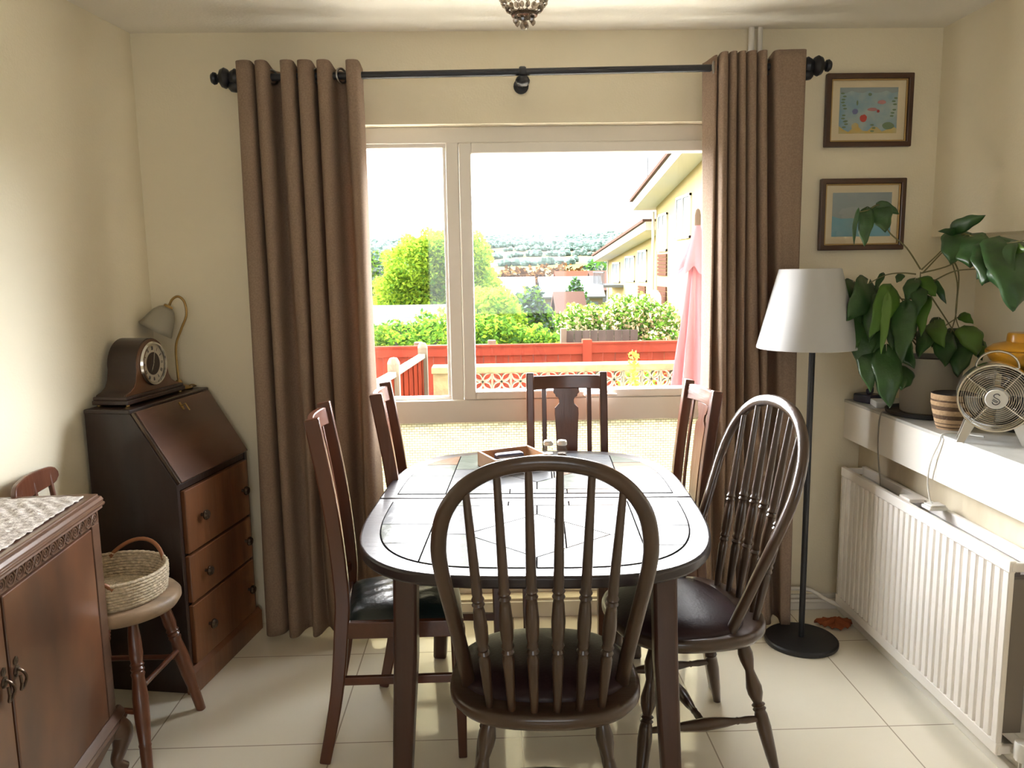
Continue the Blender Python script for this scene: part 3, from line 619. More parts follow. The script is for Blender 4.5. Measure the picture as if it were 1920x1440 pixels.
pl_ = thing('potted_plant', 'large leafy climbing plant in a grey pot on the ledge', 'potted plant', (1.650, 2.93, 0.9372))
MB().lathe([(0.0, 0.0), (0.088, 0.0), (0.096, 0.008), (0.112, 0.205), (0.113, 0.212), (0.108, 0.212), (0.104, 0.19), (0.0, 0.19)], n=44).build('pot', 'pot', pl_)
MB().lathe([(0.104, 0.192), (0.07, 0.198), (0.0, 0.20)], n=30).build('soil', 'soil', pl_)
LEAVES= [((1.366, 2.9, 1.683), (1.344, 2.86, 1.559), 0.046, 0), ((1.42, 2.92, 1.699), (1.41, 2.84, 1.608), 0.066, 0), ((1.421, 2.92, 1.708), (1.486, 2.9, 1.672), 0.031, 0), ((1.335, 2.9, 1.678), (1.327, 2.9, 1.561), 0.015, 0), ((1.628, 2.8, 1.612), (1.675, 2.7, 1.651), 0.045, 0), ((1.648, 2.8, 1.599), (1.566, 2.78, 1.605), 0.024, 0), ((1.654, 2.8, 1.601), (1.578, 2.72, 1.5), 0.086, 0), ((1.657, 2.75, 1.586), (1.611, 2.66, 1.485), 0.099, 0), ((1.68, 2.65, 1.547), (1.597, 2.55, 1.429), 0.102, 0), ((1.688, 2.6, 1.556), (1.64, 2.45, 1.349), 0.146, 0), ((1.712, 2.62, 1.532), (1.693, 2.5, 1.533), 0.042, 2), ((1.407, 2.95, 1.422), (1.29, 2.85, 1.296), 0.102, 0), ((1.369, 2.95, 1.328), (1.326, 2.85, 1.189), 0.087, 0), ((1.394, 2.93, 1.289), (1.346, 2.85, 1.101), 0.078, 0), ((1.411, 2.9, 1.369), (1.351, 2.8, 1.223), 0.058, 0), ((1.44, 2.85, 1.399), (1.335, 2.76, 1.242), 0.072, 1), ((1.409, 2.8, 1.369), (1.366, 2.74, 1.183), 0.028, 2), ((1.486, 2.82, 1.342), (1.44, 2.74, 1.152), 0.071, 0), ((1.425, 2.82, 1.181), (1.415, 2.76, 0.988), 0.086, 0), ((1.375, 2.88, 1.199), (1.364, 2.8, 1.04), 0.061, 0), ((1.576, 2.85, 1.364), (1.515, 2.76, 1.242), 0.042, 1), ((1.556, 2.9, 1.434), (1.504, 2.85, 1.36), 0.046, 0), ((1.576, 2.9, 1.438), (1.593, 2.82, 1.382), 0.054, 1), ((1.566, 2.88, 1.415), (1.519, 2.8, 1.315), 0.05, 0), ((1.63, 2.9, 1.424), (1.649, 2.85, 1.348), 0.025, 0), ((1.737, 2.9, 1.305), (1.752, 2.85, 1.277), 0.033, 1), ((1.73, 2.85, 1.26), (1.732, 2.78, 1.17), 0.072, 2), ((1.718, 2.92, 1.249), (1.721, 2.86, 1.181), 0.066, 0), ((1.72, 2.85, 1.202), (1.656, 2.76, 1.098), 0.072, 0), ((1.637, 2.92, 1.262), (1.532, 2.8, 1.166), 0.058, 0), ((1.639, 2.9, 1.277), (1.619, 2.8, 1.199), 0.058, 2), ((1.662, 2.88, 1.239), (1.619, 2.78, 1.136), 0.073, 0), ((1.519, 2.9, 1.211), (1.515, 2.8, 1.124), 0.058, 0), ((1.461, 2.95, 1.455), (1.42, 2.92, 1.397), 0.02, 0), ((1.531, 2.95, 1.454), (1.507, 2.93, 1.425), 0.026, 0), ((1.375, 3.0, 1.426), (1.315, 2.95, 1.369), 0.06, 0), ((1.458, 2.85, 1.322), (1.434, 2.8, 1.193), 0.046, 0), ((1.812, 2.9, 1.205), (1.792, 2.85, 1.156), 0.039, 2), ((1.413, 3.0, 1.405), (1.341, 2.9, 1.263), 0.12, 0), ((1.398, 2.98, 1.266), (1.349, 2.88, 1.153), 0.091, 0), ((1.425, 2.92, 1.29), (1.396, 2.84, 1.102), 0.058, 0), ((1.518, 2.85, 1.118), (1.47, 2.78, 1.051), 0.057, 0), ((1.617, 2.95, 1.364), (1.56, 2.9, 1.269), 0.051, 1), ((1.683, 2.95, 1.283), (1.636, 2.9, 1.189), 0.051, 0), ((1.578, 2.92, 1.414), (1.584, 2.86, 1.356), 0.043, 0), ((1.691, 2.7, 1.534), (1.613, 2.6, 1.447), 0.079, 0), ((1.675, 2.62, 1.546), (1.612, 2.48, 1.415), 0.105, 0), ((1.795, 2.92, 1.22), (1.804, 2.86, 1.139), 0.047, 0), ((1.598, 3.0, 1.282), (1.571, 2.95, 1.185), 0.052, 0), ((1.718, 2.95, 1.203), (1.725, 2.9, 1.128), 0.059, 0)]
STEMS= [[(1.614, 2.93, 1.166), (1.595, 2.93, 1.286), (1.587, 2.92, 1.463)], [(1.586, 2.92, 1.473), (1.53, 2.92, 1.551), (1.448, 2.9, 1.614), (1.424, 2.92, 1.703), (1.372, 2.9, 1.687), (1.341, 2.9, 1.681)], [(1.59, 2.92, 1.471), (1.619, 2.88, 1.52), (1.645, 2.8, 1.592)], [(1.595, 2.92, 1.459), (1.63, 2.85, 1.538), (1.654, 2.78, 1.595)], [(1.591, 2.92, 1.459), (1.642, 2.8, 1.496), (1.657, 2.75, 1.581)], [(1.627, 2.92, 1.423), (1.644, 2.8, 1.466), (1.695, 2.7, 1.48), (1.68, 2.65, 1.544)], [(1.575, 2.93, 1.455), (1.521, 2.93, 1.46), (1.461, 2.93, 1.453), (1.409, 2.95, 1.422)], [(1.57, 2.93, 1.365), (1.51, 2.9, 1.367), (1.445, 2.86, 1.399)], [(1.583, 2.93, 1.286), (1.51, 2.9, 1.367), (1.473, 2.9, 1.407)], [(1.583, 2.93, 1.247), (1.505, 2.85, 1.35)], [(1.63, 2.92, 1.375), (1.684, 2.9, 1.286), (1.721, 2.87, 1.21)], [(1.602, 2.8, 1.578), (1.645, 2.85, 1.538), (1.697, 2.87, 1.423), (1.705, 2.88, 1.307), (1.725, 2.88, 1.248)], [(1.642, 2.83, 1.519), (1.699, 2.87, 1.461), (1.707, 2.88, 1.365), (1.714, 2.9, 1.286), (1.699, 2.93, 1.165)], [(1.657, 2.78, 1.595), (1.676, 2.68, 1.566), (1.688, 2.6, 1.556), (1.691, 2.5, 1.563)], [(1.606, 2.93, 1.206), (1.535, 2.9, 1.289), (1.421, 2.82, 1.372)], [(1.597, 2.93, 1.187), (1.506, 2.88, 1.252), (1.43, 2.83, 1.18)], [(1.599, 2.93, 1.206), (1.47, 2.93, 1.288), (1.4, 2.93, 1.289)], [(1.617, 2.93, 1.186), (1.657, 2.9, 1.248), (1.733, 2.9, 1.301)], [(1.616, 2.93, 1.206), (1.58, 2.86, 1.358)]]

OFF = Vector((1.650, 2.93, 0.9372))
POTSH = Vector((0.0, 0, 0))
def leaf(parent, base, tip, wid, tone, seed):
    rnd = random.Random(seed)
    A = Vector(base)-OFF; B_ = Vector(tip)-OFF; ax = B_-A; L = ax.length; t = ax.normalized()
    view = (EYE-Vector(base)).normalized() + Vector((rnd.uniform(-.5, .5), rnd.uniform(-.2, .2), rnd.uniform(-.1, .5)))
    s1 = t.cross(view).normalized(); nrm = s1.cross(t).normalized()
    prof = [(0, 0.02), (0.04, 0.55), (0.12, 0.86), (0.28, 1.0), (0.5, 0.90), (0.7, 0.66), (0.85, 0.38), (0.95, 0.14), (1.0, 0.0)]
    curl = rnd.uniform(0.06, 0.16); fold = rnd.uniform(0.10, 0.30)
    def fn(u, v):
        wv = interp(prof, u)*wid/2; c = (v-0.5)*2
        back = -0.10*L*abs(c)**2*(1-u)**3*1.6
        wob = 0.03*wid*math.sin(14*u+seed)*abs(c)**2
        return A + t*(u*L+back) + s1*(c*wv+wob) + nrm*(curl*L*math.sin(math.pi*u) - fold*wid*c*c*0.5 + 0.03*wid*math.sin(9*u+2*c+seed))
    mt = ['leaf', 'leafbright', 'leafpale'][tone]
    MB().grid(fn, 16, 8).build('leaf', mt, parent, smooth=80, solid=0.0007)
for k, (ba, tp, wd, tn) in enumerate(LEAVES): leaf(pl_, ba, tp, wd*1.2, tn, k+11)
b = MB()
for k, s_ in enumerate(STEMS):
    pth = crom([Vector(p)-OFF for p in s_], 7); n = len(pth)
    MB().tube(pth, [lerp(0.0046 if k == 0 else 0.0030, 0.0018, i/(n-1)) for i in range(n)], n=7).build('stem', 'stem', pl_)

sp = thing('basket_pot', 'small striped raffia pot between the grey pot and the fan', 'pot', (1.588, 2.665, 0.930))
prof = []; H_ = 0.122
def rr(t): return lerp(0.046, 0.069, min(1, t*1.35)**0.8)
segs = [(0, .05, 0), (.05, .09, 1), (.09, .16, 0), (.16, .19, 1), (.19, .30, 0), (.30, .42, 1), (.42, .56, 0), (.56, .68, 1), (.68, .80, 0), (.80, .85, 1), (.85, 1.0, 0)]
b = MB()
for a, c, mi in segs: b.lathe([(rr(a), a*H_), (rr((a+c)/2)+0.0008, (a+c)/2*H_), (rr(c), c*H_)], n=44, mi=mi, cap=False, fn=lambda q, i: 1+0.008*math.cos(40*q))
b.lathe([(0.0, 0.0), (rr(0), 0.0)], n=44)
b.lathe([(rr(1), H_), (rr(1)-0.006, H_+0.002), (rr(1)-0.009, H_-0.02), (0.0, H_-0.03)], n=44, mi=2)
b.build('woven_wall', ['stripe1', 'stripe2', 'soil'], sp)

# ---- desk fan
FR = 0.106
fan = thing('desk_fan', 'round chrome desk fan with a wire grille on the ledge', 'fan', (1.588, 2.44, 0.930), R_(-30))
cz = 0.147
b = MB().lathe([(FR-0.004, -0.045), (FR, -0.045), (FR+0.002, -0.035), (FR+0.002, 0.035), (FR, 0.045), (FR-0.004, 0.045)], (0, 0, cz), (0, -1, cz), n=56, cap=False)
b.build('housing_ring', 'chrome', fan)
for sgn in (1, -1):
    b = MB()
    for k in range(13 if sgn > 0 else 6):
        r = 0.030+k*(FR-0.034)/(12 if sgn > 0 else 5); dep = 0.045+0.014*(1-(r/FR)**2)
        b.tube([(r*math.cos(a), -sgn*dep, cz+r*math.sin(a)) for a in [q*math.pi/24 for q in range(48)]], 0.0008, n=5, closed=True)
    for a in (R_(52), R_(232), R_(142), R_(322)):
        b.tube([(r*math.cos(a), -sgn*(0.0435+0.014*(1-(r/FR)**2)), cz+r*math.sin(a)) for r in (0.028, 0.06, 0.09, FR-0.001)], 0.0016, n=6)
    b.build('grille', 'chrome', fan)
b = MB().lathe([(0.030, 0.050), (0.0315, 0.058), (0.029, 0.064), (0.0, 0.065)], (0, 0, cz), (0, -1, cz), n=36)
cap = b.build('hub_cap', 'whiteplastic', fan)
S1 = [(0.0085, 0.0125), (0.004, 0.017), (-0.003, 0.0165), (-0.0075, 0.012), (-0.005, 0.0065), (0.001, 0.003), (0.007, -0.001), (0.0095, -0.007), (0.006, -0.0135), (-0.001, -0.0165), (-0.008, -0.014), (-0.011, -0.008)]
b = MB().tube(crom([(x, -0.0655, cz+z) for x, z in S1], 5), 0.0013, n=6)
b.tube(crom([(-0.011, -0.0655, cz-0.003), (-0.004, -0.0655, cz-0.007), (0.003, -0.0655, cz-0.010)], 5), 0.0011, n=6)
b.tube(crom([(-0.009, -0.0655, cz+0.001), (-0.002, -0.0655, cz-0.003), (0.005, -0.0655, cz-0.007)], 5), 0.0011, n=6)
b.build('emblem', 'ink', cap)
for k in range(4):
    a0 = k*math.pi/2+0.5
    def fb(u, v, a0=a0):
        r = lerp(0.018, FR-0.018, u); wd_ = lerp(0.35, 0.62, math.sin(u*1.6))
        a = a0+(v-.5)*2*wd_*0.8; return (r*math.cos(a), 0.010*(v-.5)*2+0.008, cz+r*math.sin(a))
    MB().grid(fb, 8, 8).build('blade', 'fanblade', fan, solid=0.001, smooth=80)
MB().lathe([(0.034, -0.040), (0.036, -0.01), (0.036, 0.012), (0.018, 0.02)], (0, 0, cz), (0, 1, cz), n=30).build('motor', 'silver', fan)
b = MB().tube([(0.058*math.cos(a), 0.0, cz+FR*0.88+0.050*math.sin(a)) for a in [math.pi*q/16 for q in range(17)]], [(0.0035, 0.009)]*17, n=10, up=(0, 1, 0))
b.build('carry_handle', 'chrome', fan)
for sgn in (-1, 1):
    for yy in (-0.040, 0.035):
        b = MB().prism([(sgn*0.052, cz-FR*0.86), (sgn*0.078, cz-FR*0.70), (sgn*0.100, 0.0), (sgn*0.078, 0.0)], -0.004, 0.004, X=Matrix.Translation((0, yy, 0)) @ Matrix.Rotation(R_(90), 4, 'X'))
        b.build('foot', 'silver', fan, bevel=0.0015, smooth=0)

# ---- mustard dish further along the ledge
o = MB().lathe([(0.0, 0.0), (0.035, 0.0), (0.032, 0.02), (0.030, 0.11), (0.05, 0.120)], n=36).build('bowl_stand', 'yellow')
bw = thing('covered_dish', 'mustard yellow lidded dish on a dark block behind the fan', 'dish', (1.790, 2.62, 0.930))
o.name = 'pedestal'; o.parent = bw; bpy.data.objects['pedestal'].data.materials[0] = M['blackmetal']
o.scale = (1.9, 1.9, 1.7)
MB().lathe([(0.0, 0.205), (0.05, 0.206), (0.095, 0.235), (0.112, 0.262), (0.112, 0.272), (0.104, 0.272)], n=44).build('bowl', 'yellow', bw)
MB().lathe([(0.110, 0.274), (0.090, 0.290), (0.052, 0.300), (0.050, 0.325), (0.046, 0.330), (0.0, 0.331)], n=44).build('lid', 'yellow', bw)
# rust cloth on the floor
def fc(u, v):
    a = 2*math.pi*u; r = 0.062*v*(1+0.13*math.sin(3*a)+0.07*math.sin(7*a+1))
    return (1.425+r*math.cos(a)*1.2, 3.13+r*math.sin(a)*0.8, 0.004+0.022*(1-v)*(1+.5*math.sin(6*a))+0.006*math.sin(13*a)*v+0.006*v)
o = MB().grid(fc, 40, 6).build('cloth', 'rust', solid=0.003, smooth=60); tag(o, 'crumpled rust orange cloth on the floor behind the lamp base', 'cloth')

# ---- floor lamp
fl = thing('floor_lamp', 'tall black floor lamp with a white conical shade beside the right curtain', 'lamp', (1.225, 2.99, 0))
MB().lathe([(0.0, 0.0), (0.140, 0.0), (0.142, 0.004), (0.142, 0.014), (0.136, 0.020), (0.02, 0.024), (0.0, 0.024)], n=56).build('base', 'blackmetal', fl)
MB().lathe([(0.0115, 0.02), (0.0115, 1.30), (0.008, 1.31), (0.008, 1.40)], n=20).build('pole', 'blackmetal', fl)
X_ = Matrix.Translation((-0.020, 0, 0))
MB().lathe([(0.184, 1.186), (0.186, 1.184), (0.186, 1.190), (0.112, 1.478), (0.110, 1.480), (0.108, 1.478), (0.182, 1.190)], n=64, X=X_, cap=False).build('lamp_shade', 'shade', fl)
b = MB()
for k in range(3):
    a = k*2*math.pi/3; b.tube([(-0.02, 0, 1.40), (-0.02+0.16*math.cos(a)*.75, 0.16*math.sin(a)*.75, 1.40)], 0.0018, n=6)
b.lathe([(0.0, 1.36), (0.016, 1.365), (0.028, 1.40), (0.022, 1.43), (0, 1.445)], n=20, X=X_)
b.build('bulb_fitting', 'whiteplastic', fl)

# ================================================================== DINING TABLE
tb = thing('dining_table', 'dark framed oval ended dining table with slate tile top', 'table', (0.135, 2.484, 0), R_(-3.5))
def sel(a, b_, n=3.5, k=96):
    out = []
    for i in range(k):
        q = 2*math.pi*i/k; c, s_ = math.cos(q), math.sin(q)
        out.append((a*math.copysign(abs(c)**(2/n), c), b_*math.copysign(abs(s_)**(2/n), s_)))
    return out
def clip(poly, a, c, d0):   # keep points with a*x + c*y <= d0
    out = []
    for i in range(len(poly)):
        p, q = poly[i], poly[(i+1) % len(poly)]
        fp, fq = a*p[0]+c*p[1]-d0, a*q[0]+c*q[1]-d0
        if fp <= 0: out.append(p)
        if (fp < 0 < fq) or (fq < 0 < fp):
            t = fp/(fp-fq); out.append((lerp(p[0], q[0], t), lerp(p[1], q[1], t)))
    return out
outer = sel(0.503, 0.666)
for sg, nm in ((-1, 'near'), (1, 'far')):
    half = clip(outer, 0, -sg, -0.0008)
    o = MB().prism(half, 0.738, 0.770).build('table_leaf', 'tabledark', tb, bevel=0.007, seg=3, smooth=30)
    inner = clip(sel(0.450, 0.612), 0, -sg, -0.042)
    MB().prism(inner, 0.765, 0.7706).build('tile_bed', 'grout', tb, smooth=0)
    b = MB()
    g = 0.0021
    def tile(reg, mi):   # reg: list of half-planes (a, c, d)
        p = clip(sel(0.446, 0.608), 0, -sg, -0.045)
        for a, c, d0 in reg:
            l = math.hypot(a, c); p = clip(p, a/l, c/l*sg*-1, d0/l-g)
            if len(p) < 3: return
        b.prism(p, 0.766, 0.7722, mi)
    # in these half-planes y is measured negative away from the seam (the far half is its mirror image)
    e = 0.29
    strips = [(-e, -0.081, 1), (-0.081, 0.107, 0), (0.107, e, 2)]
    tile([(1, 0, -e), (0, 1, 0), (0, -1, 0.27)], 0 if sg < 0 else 1); tile([(1, 0, -e), (0, 1, -0.27), (0, -1, 0.43)], 1); tile([(1, 0, -e), (0, 1, -0.43)], 0 if sg < 0 else 2)
    tile([(-1, 0, -e), (0, 1, 0), (0, -1, 0.29)], 0); tile([(-1, 0, -e), (0, 1, -0.29), (0, -1, 0.45)], 0 if sg < 0 else 2); tile([(-1, 0, -e), (0, 1, -0.45)], 1)
    for x0, x1, mi in strips: tile([(-1, 0, -x0), (1, 0, x1), (0, -1, 0.092)], mi)
    # centre: rhombus (-.19,-.36) (.008,-.18) (.21,-.37) (.007,-.54)
    Lp, Tp, Rp, Bp = (-0.19, -0.360), (0.008, -0.181), (0.209, -0.367), (0.007, -0.540)
    def hp(p, q):        # half-plane with the region to the left of p->q kept
        a, c = (q[1]-p[1]), -(q[0]-p[0]); return (a, c, a*p[0]+c*p[1])
    def neg(h): return (-h[0], -h[1], -h[2])
    TL, TR, BL, BR = hp(Tp, Lp), hp(Rp, Tp), hp(Lp, Bp), hp(Bp, Rp)
    box_ = [(-1, 0, e), (1, 0, e), (0, 1, -0.092)]
    tile([TL, TR, BL, BR, (1, 0, 0.060)], 0); tile([TL, TR, BL, BR, (-1, 0, -0.086)], 2)
    for k in range(3): tile([TL, TR, BL, BR, (-1, 0, -(0.061+k*0.0085)), (1, 0, 0.0685+k*0.0085)], 3)
    tile(box_+[neg(TL), (1, 0, 0.008), (0, -1, 0.360)], 0); tile(box_+[neg(TR), (-1, 0, -0.008), (0, -1, 0.367)], 1)
    tile(box_+[neg(BL), (1, 0, 0.008), (0, 1, -0.360)], 1); tile(box_+[neg(BR), (-1, 0, -0.008), (0, 1, -0.367)], 0)
    b.build('tile_inlay', ['slate1', 'slate2', 'slate3', 'slate4'], tb, smooth=0)
b = MB()
b.box(-0.36, 0.36, -0.445, -0.425, 0.672, 0.738).box(-0.36, 0.36, 0.425, 0.445, 0.672, 0.738).box(-0.362, -0.342, -0.44, 0.44, 0.672, 0.738).box(0.342, 0.362, -0.44, 0.44, 0.672, 0.738)
b.build('apron', 'tableleg', tb, smooth=0, bevel=0.002)
for sx in (-1, 1):
    for sy in (-1, 1):
        b = MB().bar([(sx*0.345, sy*0.43, 0.737), (sx*0.352, sy*0.435, 0.45), (sx*0.378, sy*0.445, 0.0)], [0.032, 0.032, 0.025], up=(0, 1, 0))
        b.build('leg', 'tableleg', tb, bevel=0.010, seg=3, smooth=50)

# ================================================================== HIGH-BACKED SPLAT CHAIRS
def dining_chair(label):
    t = thing('dining_chair', label, 'chair', group='high backed splat chairs')
    for s_ in (-1, 1):
        pts = crom([(s_*0.158, -0.245, 0.0), (s_*0.156, -0.200, 0.22), (s_*0.154, -0.176, 0.44), (s_*0.152, -0.172, 0.56), (s_*0.150, -0.192, 0.80), (s_*0.149, -0.235, 1.075)], 5)
        n = len(pts)
        b = MB().bar(pts, [(0.0155, lerp(0.017, 0.0225, min(1, i/(n*0.4))) if i < n*0.6 else 0.0225) for i in range(n)], up=(0, 1, 0))
        b.build('back_post', 'walnut', t, bevel=0.005, seg=3, smooth=40)
        b = MB().bar([(s_*0.185, 0.175, 0.43), (s_*0.185, 0.178, 0.0)], [0.019, 0.013], up=(0, 1, 0)); b.build('leg', 'walnut', t, bevel=0.003, smooth=30)
        MB().bar([(s_*0.155, -0.19, 0.262), (s_*0.184, 0.175, 0.262)], [(0.008, 0.013)]*2).build('stretcher', 'walnutx', t, bevel=0.002, smooth=0)
        MB().bar([(s_*0.155, -0.172, 0.425), (s_*0.186, 0.175, 0.425)], [(0.011, 0.026)]*2).build('seat_rail', 'walnutx', t, bevel=0.003, smooth=0)
    MB().box(-0.17, 0.17, -0.008, 0.008, 0.250, 0.274).build('stretcher', 'walnutx', t, bevel=0.002, smooth=0)
    MB().box(-0.186, 0.186, 0.166, 0.190, 0.399, 0.451).build('seat_rail', 'walnutx', t, bevel=0.003, smooth=0)
    MB().box(-0.150, 0.150, -0.186, -0.162, 0.399, 0.460).build('seat_rail', 'walnutx', t, bevel=0.003, smooth=0)
    # drop-in leather seat
    def fs(u, v):
        x = (u-.5)*2; y = (v-.5)*2
        wx = lerp(0.146, 0.178, v); e = (1-abs(x)**4)*(1-abs(y)**4)
        return (x*wx, 0.004+y*0.168, 0.448+0.040*max(0, e)**0.45+0.0015*math.sin(18*x+9*y)*e)
    MB().grid(fs, 22, 22).build('leather_seat', 'leather', t, smooth=80)
    # top rail, gently bowed
    def yb(z): return interp([(0.44, -0.176), (0.56, -0.172), (0.80, -0.192), (1.08, -0.235)], z)
    def rail(z0, z1, dip, th, nm):
        v = []; n = 14
        for i in range(n+1):
            x = lerp(-0.138, 0.138, i/n); bow = -0.022*(1-(x/0.138)**2)
            for (z, dy) in ((z0+dip*(1-(x/0.138)**2), -th), (z0+dip*(1-(x/0.138)**2), th), (z1, th), (z1, -th)): v.append((x, yb(z)+bow+dy, z))
        f = [(i*4+k, i*4+(k+1) % 4, i*4+4+(k+1) % 4, i*4+4+k) for i in range(n) for k in range(4)] + [(0, 1, 2, 3), (n*4+3, n*4+2, n*4+1, n*4)]
        MB().add(v, f).build(nm, 'walnutx', t, bevel=0.003, smooth=40)
    rail(1.006, 1.062, 0.004, 0.010, 'top_rail'); rail(0.500, 0.530, 0.0, 0.008, 'bottom_rail')
    # vase-shaped splat between two slim uprights
    pr = [(1.010, .053), (0.992, .053), (0.985, .046), (0.976, .044), (0.972, .034), (0.960, .030), (0.948, .031), (0.938, .040), (0.930, .048), (0.905, .049), (0.88, .047), (0.76, .043), (0.62, .036), (0.515, .030)]
    v = []; n = len(pr)
    for z, h in pr:
        bow = -0.020
        for x, dy in ((-h, -.005), (-h, .005), (h, .005), (h, -.005)): v.append((x, yb(z)+bow+dy, z))
    f = [(i*4+k, i*4+(k+1) % 4, i*4+4+(k+1) % 4, i*4+4+k) for i in range(n-1) for k in range(4)] + [(0, 1, 2, 3), (n*4-1, n*4-2, n*4-3, n*4-4)]
    MB().add(v, f).build('splat', 'walnut', t, bevel=0.0015, smooth=30)
    for s_ in (-1, 1):
        MB().bar([(s_*0.092, yb(z)-0.012, z) for z in (0.51, 0.62, 0.75, 0.88, 1.015)], [(0.0095, 0.005)]*5, up=(0, 1, 0)).build('slat', 'walnut', t, bevel=0.002, smooth=30)
    return t
dc = dining_chair('high backed wooden chair with dark green leather seat at near left of table')
dc.location = (-0.300, 2.470, 0); dc.rotation_euler.z = R_(-85)
for lab, loc, rz, dp in (('high backed wooden chair by the left curtain, farther of two on the table\'s left', (-0.165, 2.905, 0), -89, 1.0),
                     ('high backed wooden chair standing straight in front of the window at the table end', (0.311, 3.058, 0), 180, 0.72),
                     ('high backed wooden chair by the right curtain, behind the hoop backed chair', (0.572, 2.800, 0), 94, 0.80)):
    c = dup(dc); c.location = loc; c.rotation_euler.z = R_(rz); c.scale = (1, dp, 1); c['label'] = lab

# ================================================================== HOOP-BACKED CHAIRS
def windsor(label):
    t = thing('windsor_chair', label, 'chair', group='hoop backed spindle chairs')
    def seat_out(q):   # outline: rounded at the back, straighter at the front
        c, s_ = math.cos(q), math.sin(q)
        n = 2.6; x = 0.243*math.copysign(abs(c)**(2/n), c); y = 0.233*math.copysign(abs(s_)**(2/n), s_)
        return x*(1-0.04*(y/0.233)), y
    prof = [(0.0, 0.410), (0.80, 0.410), (0.95, 0.418), (1.0, 0.434), (1.0, 0.446), (0.985, 0.455), (0.95, 0.458), (0.80, 0.456), (0.0, 0.452)]
    v = []; n = 56; N = len(prof)
    for r, z in prof:
        for k in range(n):
            x, y = seat_out(2*math.pi*k/n); v.append((x*max(r, 1e-4), y*max(r, 1e-4), z))
    f = [(i*n+k, i*n+(k+1) % n, (i+1)*n+(k+1) % n, (i+1)*n+k) for i in range(N-1) for k in range(n)]
    MB().add(v, f).build('seat', 'elmx', t, smooth=60)
    # padded leather top, leaving a rim of wood behind the spindles
    v = []; pp = [(1.0, 0.452), (1.0, 0.460), (0.97, 0.468), (0.85, 0.480), (0.6, 0.489), (0.3, 0.492), (0.0, 0.493)]
    for r, z in pp:
        for k in range(n):
            x, y = seat_out(2*math.pi*k/n); v.append((x*0.90*max(r, 1e-4), (y*0.83+0.032)*1.0*max(r, 1e-4)+0.0*r, z))
    f = [(i*n+k, i*n+(k+1) % n, (i+1)*n+(k+1) % n, (i+1)*n+k) for i in range(len(pp)-1) for k in range(n)]
    MB().add(v, f).build('leather_pad', 'leather2', t, smooth=60)
    # hoop: (half width, height along the raked plane)
    half = [(0.192, -0.01), (0.204, 0.12), (0.222, 0.26), (0.237, 0.37), (0.240, 0.45), (0.224, 0.535), (0.185, 0.600), (0.128, 0.644), (0.065, 0.664), (0.0, 0.670)]
    HB, HT, LH = Vector((0, -0.075, 0.455)), Vector((0, -0.300, 1.085)), 0.67
    axis = (HT-HB).normalized()
    def hp_(w_, h): return HB + axis*h*((HT-HB).length/LH) + Vector((w_, -0.012*math.sin(math.pi*min(1, h/LH)), 0))
    ctrl = [hp_(-w_, h) for w_, h in half] + [hp_(w_, h) for w_, h in half[:-1][::-1]]
    path = crom(ctrl, 6)
    MB().tube(path, [(0.0185, 0.0145)]*len(path), n=14, up=(0, 1, 0)).build('hoop', 'elm', t, smooth=80)
    def hoop_h(xw):    # height of the hoop above lateral position xw, top side
        tab = [(w_, h) for w_, h in half[::-1]]
        tab = [q for q in tab if q[0] <= 0.2401]
        for (w0, h0), (w1, h1) in zip(tab, tab[1:]):
            if w0 <= abs(xw) <= w1: return lerp(h0, h1, (abs(xw)-w0)/(w1-w0))
        return 0.5
    for xt, xb in ((-0.172, -0.134), (-0.103, -0.081), (-0.034, -0.027), (0.034, 0.027), (0.103, 0.081), (0.172, 0.134)):
        top = hp_(xt, hoop_h(xt)-0.008); bot = Vector((xb, -0.205+0.35*xb*xb*4, 0.450))
        L = (top-bot).length
        P_ = [(0.0085, 0), (0.010, .04), (0.0135, .20), (0.0145, .245), (0.0115, .262), (0.0155, .275), (0.0115, .288), (0.0155, .301), (0.012, .314), (0.0150, .335), (0.0165, .40), (0.0135, .475), (0.0115, .492), (0.0155, .503), (0.0115, .514), (0.0155, .526), (0.0115, .540), (0.0125, .56), (0.0105, .78), (0.0085, 1.0)]
        MB().lathe([(r, q*L) for r, q in P_], bot, top, n=14).build('spindle', 'elm', t, smooth=50)
    leg = [(0.012, 0), (0.016, .06), (0.022, .13), (0.020, .18), (0.013, .25), (0.014, .27), (0.023, .37), (0.022, .42), (0.013, .485), (0.020, .50), (0.013, .515), (0.020, .53), (0.016, .545), (0.019, .57), (0.021, .66), (0.017, .85), (0.012, 1.0)]
    feet = {}
    for sx in (-1, 1):
        for sy in (-1, 1):
            a = Vector((sx*0.135, sy*0.135, 0.412)); c = Vector((sx*(0.205 if sy < 0 else 0.195), sy*(0.225 if sy < 0 else 0.195), 0.0)); L = (c-a).length
            MB().lathe([(r, q*L) for r, q in leg], a, c, n=16).build('leg', 'elm', t, smooth=50)
            feet[sx, sy] = a.lerp(c, 0.60)
    st = [(0.008, 0), (0.011, .14), (0.009, .20), (0.011, .215), (0.009, .23), (0.014, .32), (0.019, .5), (0.014, .68), (0.009, .77), (0.011, .785), (0.009, .80), (0.011, .86), (0.008, 1)]
    mids = []
    for sx in (-1, 1):
        a, c = feet[sx, -1], feet[sx, 1]; L = (c-a).length; MB().lathe([(r, q*L) for r, q in st], a, c, n=14).build('stretcher', 'elm', t, smooth=50); mids.append((a+c)/2)
    L = (mids[1]-mids[0]).length; MB().lathe([(r, q*L) for r, q in st], mids[0], mids[1], n=14).build('stretcher', 'elm', t, smooth=50)
    return t
wc = windsor('hoop backed spindle chair with dark padded seat, nearest, back turned at table head')
wc.location = (0.128, 1.968, 0); wc.rotation_euler.z = R_(-3)
